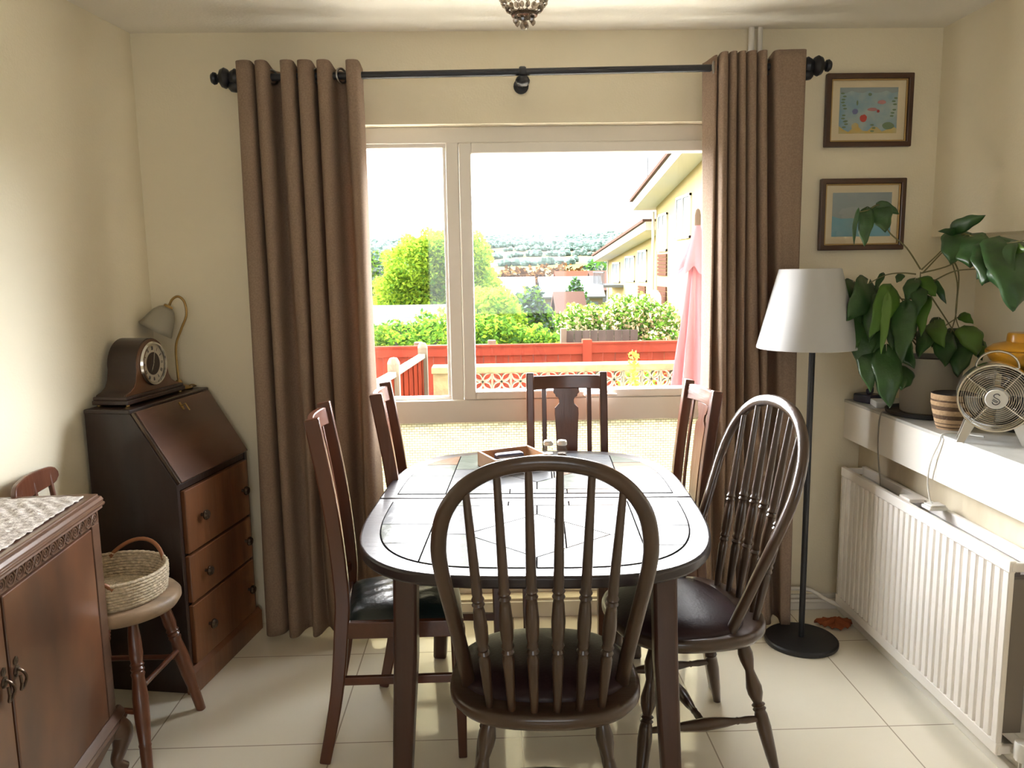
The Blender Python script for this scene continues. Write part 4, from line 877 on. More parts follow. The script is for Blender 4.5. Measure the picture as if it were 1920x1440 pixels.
c = dup(wc); c.location = (0.575, 2.335, 0); c.rotation_euler.z = R_(98.5); c['label'] = 'hoop backed spindle chair seen side on at the right of the table by the lamp'

# ================================================================== THINGS ON THE TABLE
TZ = 0.7722
bx = thing('wooden_box', 'open wooden box with a pale side panel on the tiled table', 'box', (0.076, 2.872, TZ+0.001), R_(23))
w2, d2, hh = 0.104, 0.083, 0.056
MB().box(-w2, w2, -d2, d2, 0, 0.005).build('bottom', 'boxdark', bx, smooth=0)
MB().box(-w2, w2, -d2, -d2+0.009, 0.005, 0.014).box(-w2, w2, -d2, -d2+0.009, 0.050, hh).box(-w2, -w2+0.014, -d2, -d2+0.009, 0.014, 0.050).box(w2-0.010, w2, -d2, -d2+0.009, 0.014, 0.050).build('front_side', 'boxwood', bx, bevel=0.001, smooth=0)
MB().box(-w2+0.014, w2-0.010, -d2+0.002, -d2+0.006, 0.014, 0.050).build('pale_panel', 'mount', bx, smooth=0)
MB().box(-w2, w2, d2-0.009, d2, 0.005, hh).build('back_side', 'boxwood', bx, bevel=0.001, smooth=0)
for s_ in (-1, 1): MB().box(min(s_*w2, s_*(w2-0.009)), max(s_*w2, s_*(w2-0.009)), -d2+0.009, d2-0.009, 0.005, hh).build('end_side', 'boxwood', bx, bevel=0.001, smooth=0)
o = MB().box(-0.055, 0.055, -0.02, 0.02, 0, 0.042).build('glasses_case', 'navy', bevel=0.01, seg=3); o.location = (0.065, 2.905, TZ+0.008); o.rotation_euler.z = R_(23)
tag(o, 'dark navy case lying inside the open wooden box', 'case')
for nm, lab, x, y, fill in (('salt_shaker', 'clear glass salt shaker with metal lid, left of the pair', 0.218, 2.990, 'salt'), ('pepper_shaker', 'clear glass pepper shaker with metal lid, right of the pair', 0.270, 2.988, 'pepper')):
    t = thing(nm, lab, 'shaker', (x, y, TZ))
    MB().lathe([(0.0, 0.001), (0.019, 0.001), (0.021, 0.006), (0.020, 0.030), (0.015, 0.050), (0.016, 0.058)], n=28).build('glass_body', 'clear', t)
    MB().lathe([(0.0, 0.003), (0.0165, 0.003), (0.0175, 0.008), (0.017, 0.024), (0.0, 0.026)], n=24).build('contents', fill, t)
    MB().lathe([(0.0175, 0.055), (0.019, 0.057), (0.019, 0.068), (0.015, 0.074), (0.0, 0.076)], n=28).build('lid', 'silver', t)

# ================================================================== LEFT SIDE: BUREAU
BA = math.atan2(0.588, 0.097)
BO = Vector((-1.085, 2.722, 0))
def bw_(x, y, z=0): return BO + Matrix.Rotation(BA, 3, 'Z') @ Vector((x, y, z))
bu = thing('writing_bureau', 'dark wooden writing bureau with sloping flap and drawers in the corner', 'bureau', BO, BA)
L_, DP = 0.528, 0.330
side = [(0.006, 0.0), (DP, 0.0), (DP, 1.022), (0.160, 1.022), (0.006, 0.772)]
XS = Matrix(((0, 0, 1, 0), (1, 0, 0, 0), (0, 1, 0, 0), (0, 0, 0, 1)))
for x0 in (0.0, L_-0.018): MB().prism(side, x0, x0+0.018, X=XS).build('side_panel', 'bureau', bu, bevel=0.002, smooth=0)
MB().box(-0.004, L_+0.004, 0.156, DP, 1.020, 1.036).build('top_panel', 'bureau', bu, bevel=0.004, smooth=0)
MB().box(0.018, L_-0.018, DP-0.012, DP-0.002, 0.05, 1.02).build('back_panel', 'bureau', bu, smooth=0)
b = MB().box(0.018, L_-0.018, 0.012, 0.30, 0.0, 0.095).box(0.018, L_-0.018, 0.012, 0.30, 0.745, 0.768)
for z in (0.322, 0.505): b.box(0.018, L_-0.018, 0.014, 0.30, z, z+0.008)
b.build('carcass', 'bureau', bu, bevel=0.002, smooth=0)
MB().prism([(-0.012, 0.0), (0.02, 0.0), (0.02, 0.098), (0.002, 0.098), (-0.012, 0.080)], -0.010, L_+0.01, X=XS).build('plinth', 'bureaufront', bu, bevel=0.002, smooth=0)
for z0, z1 in ((0.102, 0.321), (0.331, 0.504), (0.514, 0.744)):
    dr = MB().box(0.028, L_-0.028, -0.006, 0.014, z0, z1).build('drawer', 'bureaufront', bu, bevel=0.004, smooth=0)
    for kx in (0.125, L_-0.085):
        MB().lathe([(0.006, 0), (0.006, 0.012), (0.017, 0.015), (0.019, 0.021), (0.014, 0.028), (0.0, 0.030)], (kx, -0.006, (z0+z1)/2), (kx, -1, (z0+z1)/2), n=24).build('knob', 'knob', dr)
sl = Vector((0, 0.160-0.006, 1.022-0.772)).normalized(); nl = Vector((0, -sl.z, sl.y))
def slope(x0, x1, t0, t1, h0, h1):
    A = Vector((0, 0.004, 0.772)); v = []
    for x in (x0, x1):
        for t in (t0, t1):
            for h in (h0, h1): v.append(A+sl*t+nl*h+Vector((x, 0, 0)))
    return MB().add(v, [(0, 1, 3, 2), (4, 6, 7, 5), (0, 4, 5, 1), (2, 3, 7, 6), (0, 2, 6, 4), (1, 5, 7, 3)])
fp = slope(0.014, L_-0.014, 0.0, 0.292, 0.0, 0.014).build('writing_flap', 'bureauflap', bu, bevel=0.003, smooth=0)
b = slope(0.004, 0.011, 0.0, 0.292, 0.0, 0.010); b.build('brass_edge', 'knob', bu, smooth=0)
b = MB(); kp = Vector((0.275, 0.004, 0.772))+sl*0.262+nl*0.015
b.add([kp+Vector((x, 0, 0))+sl*t+nl*h for x in (-0.006, 0.006) for t in (-0.016, 0.016) for h in (0, 0.002)], [(0, 1, 3, 2), (4, 6, 7, 5), (0, 4, 5, 1), (2, 3, 7, 6), (0, 2, 6, 4), (1, 5, 7, 3)])
b.tube([kp+nl*0.0, kp+nl*0.02, kp+nl*0.02-sl*0.030], 0.0025, n=8)
b.build('key', 'brass', fp)

# ---- mantel clock
ckp = bw_(0.235, 0.262, 1.037)
ck = thing('mantel_clock', 'dark wooden arch topped mantel clock on top of the bureau', 'clock', ckp, BA)
XC = Matrix(((1, 0, 0, 0), (0, 0, 1, 0), (0, 1, 0, 0), (0, 0, 0, 1)))
arc = [(0.097*math.cos(a), 0.130+0.097*math.sin(a)) for a in [R_(q) for q in range(-6, 187, 8)]]
right = [(0.178, 0.032), (0.170, 0.040), (0.145, 0.046), (0.120, 0.060), (0.105, 0.083), (0.099, 0.108)]
prof = right + arc + [(-x, z) for x, z in right[::-1]]
MB().prism(prof, -0.050, 0.062, X=XC).build('case', 'clockwood', ck, bevel=0.002, smooth=35)
MB().prism([(x*0.985, 0.032+(z-0.032)*0.985) for x, z in prof], -0.0535, -0.0500, X=XC).build('front_veneer', 'clockface', ck, smooth=0)
b = MB().box(-0.186, 0.186, -0.064, 0.066, 0.022, 0.034).box(-0.190, 0.190, -0.068, 0.068, 0.006, 0.022)
b.build('base', 'clockwood', ck, bevel=0.003, smooth=0)
for x in (-0.17, 0.17):
    for y in (-0.055, 0.055): MB().lathe([(0.007, 0), (0.007, 0.007)], (x, y, 0), (x, y, 1), n=12).build('foot', 'brass', ck)
cc = (0, -0.053, 0.132)
MB().lathe([(0.080, 0), (0.082, 0.006), (0.078, 0.014), (0.072, 0.015), (0.070, 0.008)], cc, (0, -1, 0.132), n=48, cap=False).build('bezel', 'chrome', ck)
dl = MB().lathe([(0.0, 0.0045), (0.072, 0.0045), (0.072, 0.0)], cc, (0, -1, 0.132), n=48).build('dial', 'dial', ck)
MB().lathe([(0.0, 0.0055), (0.042, 0.0055), (0.042, 0.0046)], cc, (0, -1, 0.132), n=40).build('dial_centre', 'clockwood', dl)
b = MB()
NUM = ['XII', 'I', 'II', 'III', 'IIII', 'V', 'VI', 'VII', 'VIII', 'IX', 'X', 'XI']
for k, tx in enumerate(NUM):
    a = k*math.pi/6; X0 = Matrix.Translation((0, -0.0580, 0.132)) @ Matrix.Rotation(a, 4, 'Y') @ Matrix.Translation((0, 0, 0.057))
    wd_ = {'I': 0.0030, 'V': 0.0060, 'X': 0.0060}; x = -sum(wd_[q] for q in tx)/2; h = 0.0065
    for q in tx:
        cx_ = x+wd_[q]/2
        def stroke(xa_, za_, xb_, zb_): b.bar([(xa_, 0, za_), (xb_, 0, zb_)], [(0.0007, 0.0003)]*2, up=(0, 1, 0), X=X0)
        if q == 'I': stroke(cx_, -h, cx_, h)
        if q == 'V': stroke(cx_-0.0022, h, cx_, -h); stroke(cx_+0.0022, h, cx_, -h)
        if q == 'X': stroke(cx_-0.0022, h, cx_+0.0022, -h); stroke(cx_+0.0022, h, cx_-0.0022, -h)
        x += wd_[q]
b.build('chapter_numerals', 'ink', dl, smooth=0)
for ln, a, nm in ((0.052, R_(14), 'minute_hand'), (0.034, R_(-150), 'hour_hand')):
    X0 = Matrix.Translation((0, -0.0600, 0.132)) @ Matrix.Rotation(a, 4, 'Y')
    MB().bar([(0, 0, -0.008), (0, 0, ln*0.6), (0, 0, ln)], [(0.0016, 0.0005), (0.0022, 0.0005), (0.0006, 0.0005)], up=(0, 1, 0), X=X0).build(nm, 'silver', dl, smooth=0)

# ---- brass reading lamp with tulip shade
def ds(x, z, y=3.235): return Vector((x*y/3.1, y, 1.5+(z-1.5)*y/3.1))
dk = thing('desk_lamp', 'small brass swan neck lamp with a frosted tulip shade behind the clock', 'lamp', (0, 0, 0))
b0 = ds(-1.203, 1.0)
bb = Vector((b0.x, b0.y, 1.0375))
MB().lathe([(0.0, 0.0), (0.050, 0.0), (0.052, 0.004), (0.046, 0.010), (0.020, 0.016), (0.012, 0.030), (0.009, 0.036), (0.0, 0.036)], bb, bb+Vector((0, 0, 1)), n=36).build('base', 'brass', dk)
sp_ = crom([bb+Vector((0, 0, 0.03)), ds(-1.205, 1.12), ds(-1.204, 1.22), ds(-1.180, 1.285), ds(-1.156, 1.340), ds(-1.160, 1.390), ds(-1.182, 1.411), ds(-1.205, 1.400), ds(-1.219, 1.375)], 8)
MB().tube(sp_, 0.0048, n=12).build('stem', 'brass', dk)
ap = ds(-1.221, 1.374); dr_ = Vector((-0.048, -0.018, -0.085)).normalized()
MB().lathe([(0.0, -0.006), (0.017, -0.004), (0.019, 0.008), (0.016, 0.010)], ap, ap+dr_, n=28).build('shade_cap', 'brass', dk)
MB().lathe([(0.016, 0.004), (0.030, 0.014), (0.044, 0.034), (0.053, 0.062), (0.060, 0.090), (0.067, 0.108)], ap, ap+dr_, n=48, cap=False, fn=lambda q, i: 1+0.035*max(0, i-2)/3*math.cos(6*q)).build('lamp_shade', 'frosted', dk, solid=0.002, smooth=80)
MB().lathe([(0.010, 0.01), (0.013, 0.03), (0.017, 0.05), (0.012, 0.066), (0.0, 0.070)], ap, ap+dr_, n=20).build('bulb', 'whiteplastic', dk)
MB().tube(crom([bb+Vector((0.03, 0.0, 0.004)), bb+Vector((0.05, -0.004, 0.016)), bb+Vector((0.058, 0.012, 0.012)), bb+Vector((0.05, 0.040, 0.003)), bb+Vector((0.0, 0.055, 0.003))], 8), 0.0022, n=8).build('flex', 'brass', dk)

# ================================================================== CABINET
CO = Vector((-1.158, 2.300, 0))
cb = thing('carved_cabinet', 'old low wooden cabinet with carved frieze and shaped feet at far left', 'cabinet', CO, R_(3.6)); cb.scale = (1, 1, 1.018)
CW, CD = 1.08, 0.306   # along -y, depth along -x
def cbx(x0, x1, y0, y1, z0, z1, b=None): return (b or MB()).box(x0, x1, y0, y1, z0, z1)
b = cbx(-CD, 0.006, -CW-0.01, 0.006, 0.838, 0.850); b.build('top_board', 'cabinet', cb, bevel=0.004, smooth=0)
b = MB()
prm = [(0.0, 0.806), (0.012, 0.806), (0.010, 0.812), (0.018, 0.816), (0.020, 0.822), (0.014, 0.826), (0.016, 0.832), (0.010, 0.840), (0.0, 0.842)]
XM = Matrix(((1, 0, 0, 0), (0, 0, 1, 0), (0, 1, 0, 0), (0, 0, 0, 1)))
b.prism(prm, -CW-0.01, 0.014, X=XM)
b.build('top_moulding', 'cabinet', cb, bevel=0.001, smooth=25)
cbx(-CD, -0.004, -CW, 0.0, 0.182, 0.808).build('body', 'cabinet', cb, bevel=0.002, smooth=0)
b = cbx(-0.006, 0.002, -CW, 0.0, 0.768, 0.808)
k = 0; y = -0.030
while y > -CW+0.03:
    b.tube([(0.0035, y+0.019*math.cos(a)*0.98, 0.788+0.0165*math.sin(a)) for a in [q*math.pi/9 for q in range(18)]], 0.0028, n=6, closed=True)
    b.tube([(0.0035, y+0.010*math.cos(a), 0.788+0.009*math.sin(a)) for a in [q*math.pi/6 for q in range(12)]], 0.0022, n=6, closed=True)
    b.lathe([(0.004, 0), (0.003, 0.003), (0, 0.004)], (0.002, y, 0.788), (1, y, 0.788), n=8)
    if k % 2 == 0:
        b.tube([(0.004, y-0.010, 0.802), (0.005, y-0.021, 0.788), (0.004, y-0.032, 0.774)], 0.0024, n=6); b.tube([(0.004, y-0.010, 0.774), (0.005, y-0.021, 0.788), (0.004, y-0.032, 0.802)], 0.0024, n=6)
    y -= 0.042; k += 1
b.build('carved_frieze', 'cabinet', cb, smooth=40)
for y0 in (-0.050, -CW+0.002): cbx(-0.006, 0.004, y0, y0+0.048, 0.186, 0.768).build('corner_post', 'cabinet', cb, bevel=0.002, smooth=0)
for i, (y0, y1) in enumerate(((-0.535, -0.060), (-1.018, -0.545))):
    dd = cbx(-0.006, 0.006, y0, y1, 0.190, 0.764).build('door', 'cabinetdoor', cb, bevel=0.003, smooth=0)
    hy = y0+0.022 if i == 0 else y1-0.022
    b = MB()
    b.lathe([(0.013, 0), (0.014, 0.002), (0.008, 0.004)], (0.006, hy, 0.575), (1, hy, 0.575), n=8); b.lathe([(0.010, 0), (0.011, 0.002), (0.005, 0.004)], (0.006, hy, 0.600), (1, hy, 0.600), n=6)
    b.tube(crom([(0.010, hy, 0.580), (0.020, hy+0.004, 0.570), (0.022, hy+0.010, 0.552), (0.018, hy+0.004, 0.536), (0.016, hy-0.006, 0.532), (0.020, hy-0.009, 0.548), (0.016, hy-0.004, 0.566)], 5), 0.0035, n=8)
    b.build('door_pull', 'knob', dd)
prb = [(-0.004, 0.148), (0.022, 0.148), (0.026, 0.156), (0.020, 0.164), (0.024, 0.170), (0.016, 0.180), (0.006, 0.190), (-0.004, 0.190)]
b = MB().prism(prb, -CW-0.02, 0.022, X=XM); b.box(-CD, 0.0, -0.010, 0.022, 0.150, 0.186).box(-CD, 0.0, -CW, -0.01, 0.150, 0.18)
b.build('base_moulding', 'cabinet', cb, bevel=0.001, smooth=25)
b = MB()   # shaped apron between the feet
nA = 30; v = []
for i in range(nA+1):
    y = lerp(-0.05, -CW+0.05, i/nA); q = i/nA; zb = 0.112+0.020*math.sin(math.pi*q)+0.012*math.cos(6*math.pi*q)
    for x, z in ((-0.010, zb), (0.014, zb), (0.014, 0.150), (-0.010, 0.150)): v.append((x, y, z))
b.add(v, [(i*4+k, i*4+(k+1) % 4, i*4+4+(k+1) % 4, i*4+4+k) for i in range(nA) for k in range(4)]+[(0, 1, 2, 3), (nA*4+3, nA*4+2, nA*4+1, nA*4)])
b.build('apron', 'cabinet', cb, smooth=40)
for x, y, sx, sy in ((0.0, -0.015, 1, 1), (0.0, -CW+0.015, 1, -1), (-CD+0.03, -0.015, -1, 1), (-CD+0.03, -CW+0.015, -1, -1)):
    kx = 0.4 if sx < 0 else 1
    pts = crom([(x-sx*0.006, y-sy*0.006, 0.150), (x+sx*0.014*kx, y+sy*0.014, 0.115), (x+sx*0.008*kx, y+sy*0.008, 0.070), (x-sx*0.002, y-sy*0.002, 0.030), (x+sx*0.012*kx, y+sy*0.012, 0.0)], 6)
    MB().tube(pts, [interp([(0, .036), (.25, .033), (.55, .021), (.8, .016), (1, .019)], i/(len(pts)-1)) for i in range(len(pts))], n=14, up=(0, 1, 0)).build('foot', 'cabinet', cb, smooth=60)
# lace runner
rl = random.Random(4)
def fl_(u, v):
    x = lerp(-CD+0.018, -0.018, u); y = lerp(-CW+0.02, -0.035, v)
    sc_ = 0.004*abs(math.sin(v*110)) if u in (0, 1) else 0
    return (x-sc_ if u == 0 else x+sc_, y, 0.8690+0.0022*math.sin(34*u+9*math.sin(13*v))*math.sin(61*v+3*u)+0.0012*math.sin(120*v+40*u))
o = MB().grid(fl_, 40, 130).build('lace_runner', 'lace', solid=0.0018, smooth=80); o.location = CO; o.rotation_euler.z = R_(3.6)
tag(o, 'white lace runner spread over the top of the carved cabinet', 'table runner')

# ================================================================== KITCHEN CHAIR WITH BASKET
SO = Vector((-1.208, 2.486, 0))
kc = thing('wooden_chair', 'small reddish wooden chair with worn round seat between cabinet and bureau', 'chair', SO, 0)
MB().lathe([(0.0, 0.425), (0.150, 0.425), (0.176, 0.437), (0.188, 0.455), (0.188, 0.468), (0.178, 0.480), (0.0, 0.478)], n=56, X=Matrix.Diagonal((1, 0.97, 1, 1))).build('seat', 'wornseat', kc, smooth=60)
legp = [(0.014, 0), (0.019, .10), (0.021, .22), (0.017, .27), (0.021, .285), (0.017, .30), (0.021, .315), (0.017, .33), (0.021, .345), (0.018, .37), (0.0235, .50), (0.022, .66), (0.017, .80), (0.019, .815), (0.017, .83), (0.0175, .86), (0.0155, 1.0)]
kf = {}
for nm, a, c in (('ff', (0.095, 0.085, 0.430), (0.183, 0.135, 0)), ('fn', (0.085, -0.100, 0.430), (0.150, -0.225, 0)), ('bf', (-0.09, 0.085, 0.430), (-0.150, 0.135, 0)), ('bn', (-0.09, -0.085, 0.430), (-0.155, -0.150, 0))):
    a, c = Vector(a), Vector(c); L = (c-a).length; MB().lathe([(r, q*L) for r, q in legp], a, c, n=18).build('leg', 'redwood', kc, smooth=50); kf[nm] = (a, c)
for p, q, t_ in (('ff', 'bf', 0.52), ('fn', 'bn', 0.60), ('ff', 'fn', 0.45), ('bf', 'bn', 0.45)):
    MB().tube([kf[p][0].lerp(kf[p][1], t_), kf[q][0].lerp(kf[q][1], t_)], [0.009, 0.009], n=12).build('stretcher', 'redwood', kc)
def xr(y): return -0.190-0.020*(1-(y/0.15)**2)
v = []; n = 20
for i in range(n+1):
    y = lerp(-0.210, 0.085, i/n); q = i/n; e = math.sqrt(max(0, 1-max(0, (abs(q-.5)-.40)/.10)**2)) if abs(q-.5) > .40 else 1
    zc = 0.868; hh_ = (0.030+0.008*math.sin(math.pi*q))*max(0.35, e)
    for x, z in ((xr(y)-0.009, zc-hh_), (xr(y)+0.009, zc-hh_), (xr(y)+0.007, zc+hh_-0.008), (xr(y)-0.009, zc+hh_-0.008)): v.append((x, y, z))
MB().add(v, [(i*4+k, i*4+(k+1) % 4, i*4+4+(k+1) % 4, i*4+4+k) for i in range(n) for k in range(4)]+[(0, 1, 2, 3), (n*4+3, n*4+2, n*4+1, n*4)]).build('top_rail', 'redwood', kc, bevel=0.004, smooth=40)
for y in (-0.15, -0.05, 0.045): MB().tube([(-0.150, y*0.8, 0.470), (xr(y), y, 0.87)], [0.010, 0.008], n=12).build('back_spindle', 'redwood', kc)

bk = thing('woven_basket', 'shallow round woven basket with tan leather handle on the reddish chair', 'basket', (-1.222, 2.480, 0.4805))
b = MB(); rows = 9; H2 = 0.085
b.lathe([(0.0, 0.004), (0.150, 0.004), (0.152, 0.0), (0.0, 0.0)], n=80)
for k in range(rows):
    z = 0.006+k*H2/rows; r = 0.156+0.008*math.sin(k/rows*2.0)
    b.tube([((r+0.0022*(1 if (q+k) % 2 else -1))*math.cos(a), (r+0.0022*(1 if (q+k) % 2 else -1))*math.sin(a), z+0.004) for q, a in enumerate([w_*math.pi/48 for w_ in range(96)])], [(0.0058, 0.0056)]*96, n=7, closed=True)
for k in range(12):
    r = 0.012+k*0.012
    b.tube([(r*math.cos(a), r*math.sin(a), 0.006) for a in [w_*math.pi/24 for w_ in range(48)]], 0.0048, n=6, closed=True)
b.build('woven_body', 'seagrass', bk, smooth=70)
for s_, a0 in ((1, 78), (1, 258)):
    pts = []
    for k in range(15):
        t = k/14; a = R_(a0+lerp(-38, 38, t)); r = 0.163+0.006*math.sin(math.pi*t); pts.append((r*math.cos(a), r*math.sin(a), 0.075+0.055*math.sin(math.pi*t)**0.8))
    MB().tube(pts, 0.0068, n=10).build('handle', 'tan', bk)

# ================================================================== OUTDOORS
def ground_z(x, y):
    z = interp([(3.4, -0.12), (4.5, -0.25), (8.5, -0.95), (12, -1.15), (20, -2.2), (40, -5.5), (75, -8.0), (140, -9.0), (300, -8.0), (480, 2.0), (620, 8.0), (760, 16.0), (900, 30.0), (1000, 33.0), (1400, 25.0)], y)
    if y > 300:
        k = min(1, (y-300)/500); z += k*(3.5*math.sin(x*0.011+1.0)+2.0*math.sin(x*0.031+y*0.01)) + k*max(0, x-60)*0.035 + k*max(0, -x-40)*0.045
    return z
ys = [3.52, 4, 5, 6.5, 8, 10, 12, 16, 20, 28, 40, 55, 75, 100, 140, 200, 300, 380, 460, 540, 620, 700, 780, 860, 920, 1000, 1200, 1400]
def fg(u, v):
    i = min(int(round(v*(len(ys)-1))), len(ys)-1); y = ys[i]; x = (u-0.5)*2*(14+y*0.75)
    return (x, y, ground_z(x, y))
g = MB().grid(fg, 60, len(ys)-1, 0); g.m = [1 if min(g.v[i][1] for i in f) > 150 else 0 for f in g.f]
struct(g.build('ground', ['lawn', 'field'], smooth=60))

struct(MB().box(-7, 6, 3.5, 5.6, -0.4, -0.10).build('bounce_slab', 'bounce_pale', smooth=0))  # unseen pale slab added to bounce daylight onto ceiling and upper walls
def leafcloud(b, blobs, n, size, rnd, mis=(0,), shell=0.45):
    vols = [bb[3]*bb[4]*bb[5] for bb in blobs]; tot = sum(v**0.67 for v in vols)
    for (cx_, cy_, cz_, rx, ry, rz_), vo in zip(blobs, vols):
        for _ in range(int(n*vo**0.67/tot)):
            d_ = Vector((rnd.gauss(0, 1), rnd.gauss(0, 1), rnd.gauss(0, 1))).normalized(); r = (shell+(1-shell)*rnd.random()**0.5)*(1+0.10*math.sin(7*d_.x+5*d_.z+cx_))
            p = Vector((cx_+d_.x*rx*r, cy_+d_.y*ry*r, cz_+d_.z*rz_*r))
            a = Vector((rnd.gauss(0, 1), rnd.gauss(0, 1), rnd.gauss(0, .7))).normalized(); c_ = a.orthogonal().normalized()
            c_ = (c_*math.cos(rnd.random()*6.28)+a.cross(c_)*math.sin(rnd.random()*6.28)).normalized()
            s_ = size*rnd.uniform(0.6, 1.3)
            b.add([p-a*s_, p+c_*s_*0.5, p+a*s_, p-c_*s_*0.5+d_*s_*0.2], [(0, 1, 2, 3)], rnd.choice(mis))
def plant(name, label, cat, mats, blobs, n, size, seed, trunk=None, mis=(0,), group=None, base=None):
    rnd = random.Random(seed)
    cx_ = sum(q[0] for q in blobs)/len(blobs); cy_ = sum(q[1] for q in blobs)/len(blobs)
    gz = ground_z(cx_, cy_) if base is None else base
    t = thing(name, label, cat, (cx_, cy_, gz), group=group)
    bl = [(q[0]-cx_, q[1]-cy_, q[2]-gz, q[3], q[4], q[5]) for q in blobs]
    b = MB(); leafcloud(b, bl, n, size, rnd, mis)
    b.build('foliage', mats, t, smooth=0)
    top = max(q[2] for q in bl)
    b = MB(); tr = trunk or size*1.2
    b.tube([(0, 0, 0), (tr*0.4, 0, top*0.5), (0, tr*0.3, top)], [tr, tr*0.7, tr*0.3], n=8)
    for q in bl[:5]: b.tube([(0, 0, top*0.35), (q[0]*0.6, q[1]*0.6, lerp(top*0.35, q[2], .7)), (q[0], q[1], q[2])], [tr*0.5, tr*0.35, tr*0.15], n=6)
    b.build('trunk', 'bark', t)
    return t

# garden wall with pierced blocks
pw = thing('screen_block_wall', 'low garden wall of pierced cream blocks under a stone coping', 'wall', (0.45, 6.2, ground_z(0, 6.2)))
wz = -ground_z(0, 6.2)
x0, x1 = -0.90, 1.75    # relative to 0.45
MB().box(x0, x1, -0.09, 0.11, wz+0.700, wz+0.752).build('coping', 'stone', pw, bevel=0.008, smooth=0)
MB().box(x0+0.01, x1, -0.05, 0.07, -0.2, wz+0.552).build('lower_wall', 'stone', pw, smooth=0)
MB().box(x0+0.01, x0+0.31, -0.05, 0.07, wz+0.552, wz+0.70).build('pier', 'stone', pw, smooth=0)
bs = 0.1465; k = 0; xx = x0+0.32
while xx < 1.35:
    b = MB(); cx_, cz_ = xx+bs/2, wz+0.552+bs/2; h = bs/2-0.002
    for (a0, a1, c0, c1) in ((-h, h, -h, -h+0.005), (-h, h, h-0.005, h), (-h, -h+0.005, -h, h), (h-0.005, h, -h, h)): b.box(cx_+a0, cx_+a1, -0.04, 0.05, cz_+c0, cz_+c1)
    for sx, sz in ((-1, -1), (1, -1), (-1, 1), (1, 1)):   # four petals
        for w_ in (1, -1):
            pts = [(cx_+sx*h*t*0.98+w_*sz*0.017*math.sin(math.pi*t), 0.0, cz_+sz*h*t*0.98-w_*sx*0.017*math.sin(math.pi*t)) for t in [q/8 for q in range(9)]]
            b.bar(pts, [(0.0045, 0.035)]*9, up=(0, 1, 0))
    b.build('screen_block', 'block', pw, smooth=0); xx += bs; k += 1
MB().box(xx, x1, -0.05, 0.07, wz+0.552, wz+0.70).build('pier', 'redfence', pw, smooth=0)

# red fence behind
rf = thing('red_fence', 'long red painted board fence across the bottom of the garden', 'fence', (0, 8.5, ground_z(0, 8.5)))
fz = -ground_z(0, 8.5)
for (xa_, xb_, zt) in ((-3.4, -1.48, 0.535), (-1.40, 1.0, 0.690), (1.08, 3.2, 0.700), (3.28, 5.5, 0.700)):
    b = MB(); n = int((xb_-xa_)/0.13)
    for i in range(n):
        a, c = lerp(xa_, xb_, i/n), lerp(xa_, xb_, (i+1)/n); b.box(a+0.003, c-0.003, -0.012+0.006*(i % 2), 0.012+0.006*(i % 2), -0.1, fz+zt-0.02)
    b.box(xa_, xb_, -0.035, -0.012, fz+zt-0.11, fz+zt).box(xa_, xb_, -0.045, 0.03, fz+zt-0.012, fz+zt+0.006)
    b.build('board_panel', 'redfence', rf, smooth=0)
for x, zt in ((-1.44, 0.60), (1.04, 0.735), (3.24, 0.735)): MB().box(x-0.05, x+0.05, -0.055, 0.055, -0.1, fz+zt).build('post', 'redfence', rf, bevel=0.008, smooth=0)

# side fence running down the garden on the left
sf = thing('side_fence', 'reddish woven panel fence with pale posts running down the left', 'fence', (0, 0, -0.3))
A0, A1, A2 = Vector((-0.93, 4.55, 0.72)), Vector((-0.765, 6.35, 0.70)), Vector((-0.665, 7.95, 0.67))
for P_, Q_ in ((A0, A1), (A1, A2)):
    b = MB(); n = 12; dd_ = (Q_-P_); dn = Vector((dd_.y, -dd_.x, 0)).normalized()
    for i in range(n):
        p, q = P_.lerp(Q_, i/n), P_.lerp(Q_, (i+1)/n); off = dn*0.004*(1 if i % 2 else -1); zb = -0.6
        v = []
        for pt_ in (p, q):
            for s_ in (-0.006, 0.006):
                for z in (zb, pt_.z+0.3-0.04): v.append((pt_.x+off.x+dn.x*s_, pt_.y+off.y+dn.y*s_, z+ (0 if z == zb else 0)))
        b.add(v, [(0, 1, 3, 2), (4, 6, 7, 5), (0, 4, 5, 1), (2, 3, 7, 6), (0, 2, 6, 4), (1, 5, 7, 3)])
    b.build('woven_panel', 'redwoven', sf, smooth=0)
    b = MB().bar([(P_.x, P_.y, P_.z+0.3-0.02), (Q_.x, Q_.y, Q_.z+0.3-0.02)], [(0.03, 0.02)]*2); b.build('top_rail', 'palepost', sf, smooth=0)
for P_ in (A0, A1, A2):
    b = MB().box(P_.x-0.045, P_.x+0.045, P_.y-0.045, P_.y+0.045, -0.7, P_.z+0.3+0.06).lathe([(0.0, 0.052), (0.03, 0.045), (0.045, 0.02), (0.05, 0.0), (0.05, -0.01)][::-1], (P_.x, P_.y, P_.z+0.36), (P_.x, P_.y, 9), n=14)
    b.build('post', 'palepost', sf, smooth=30)

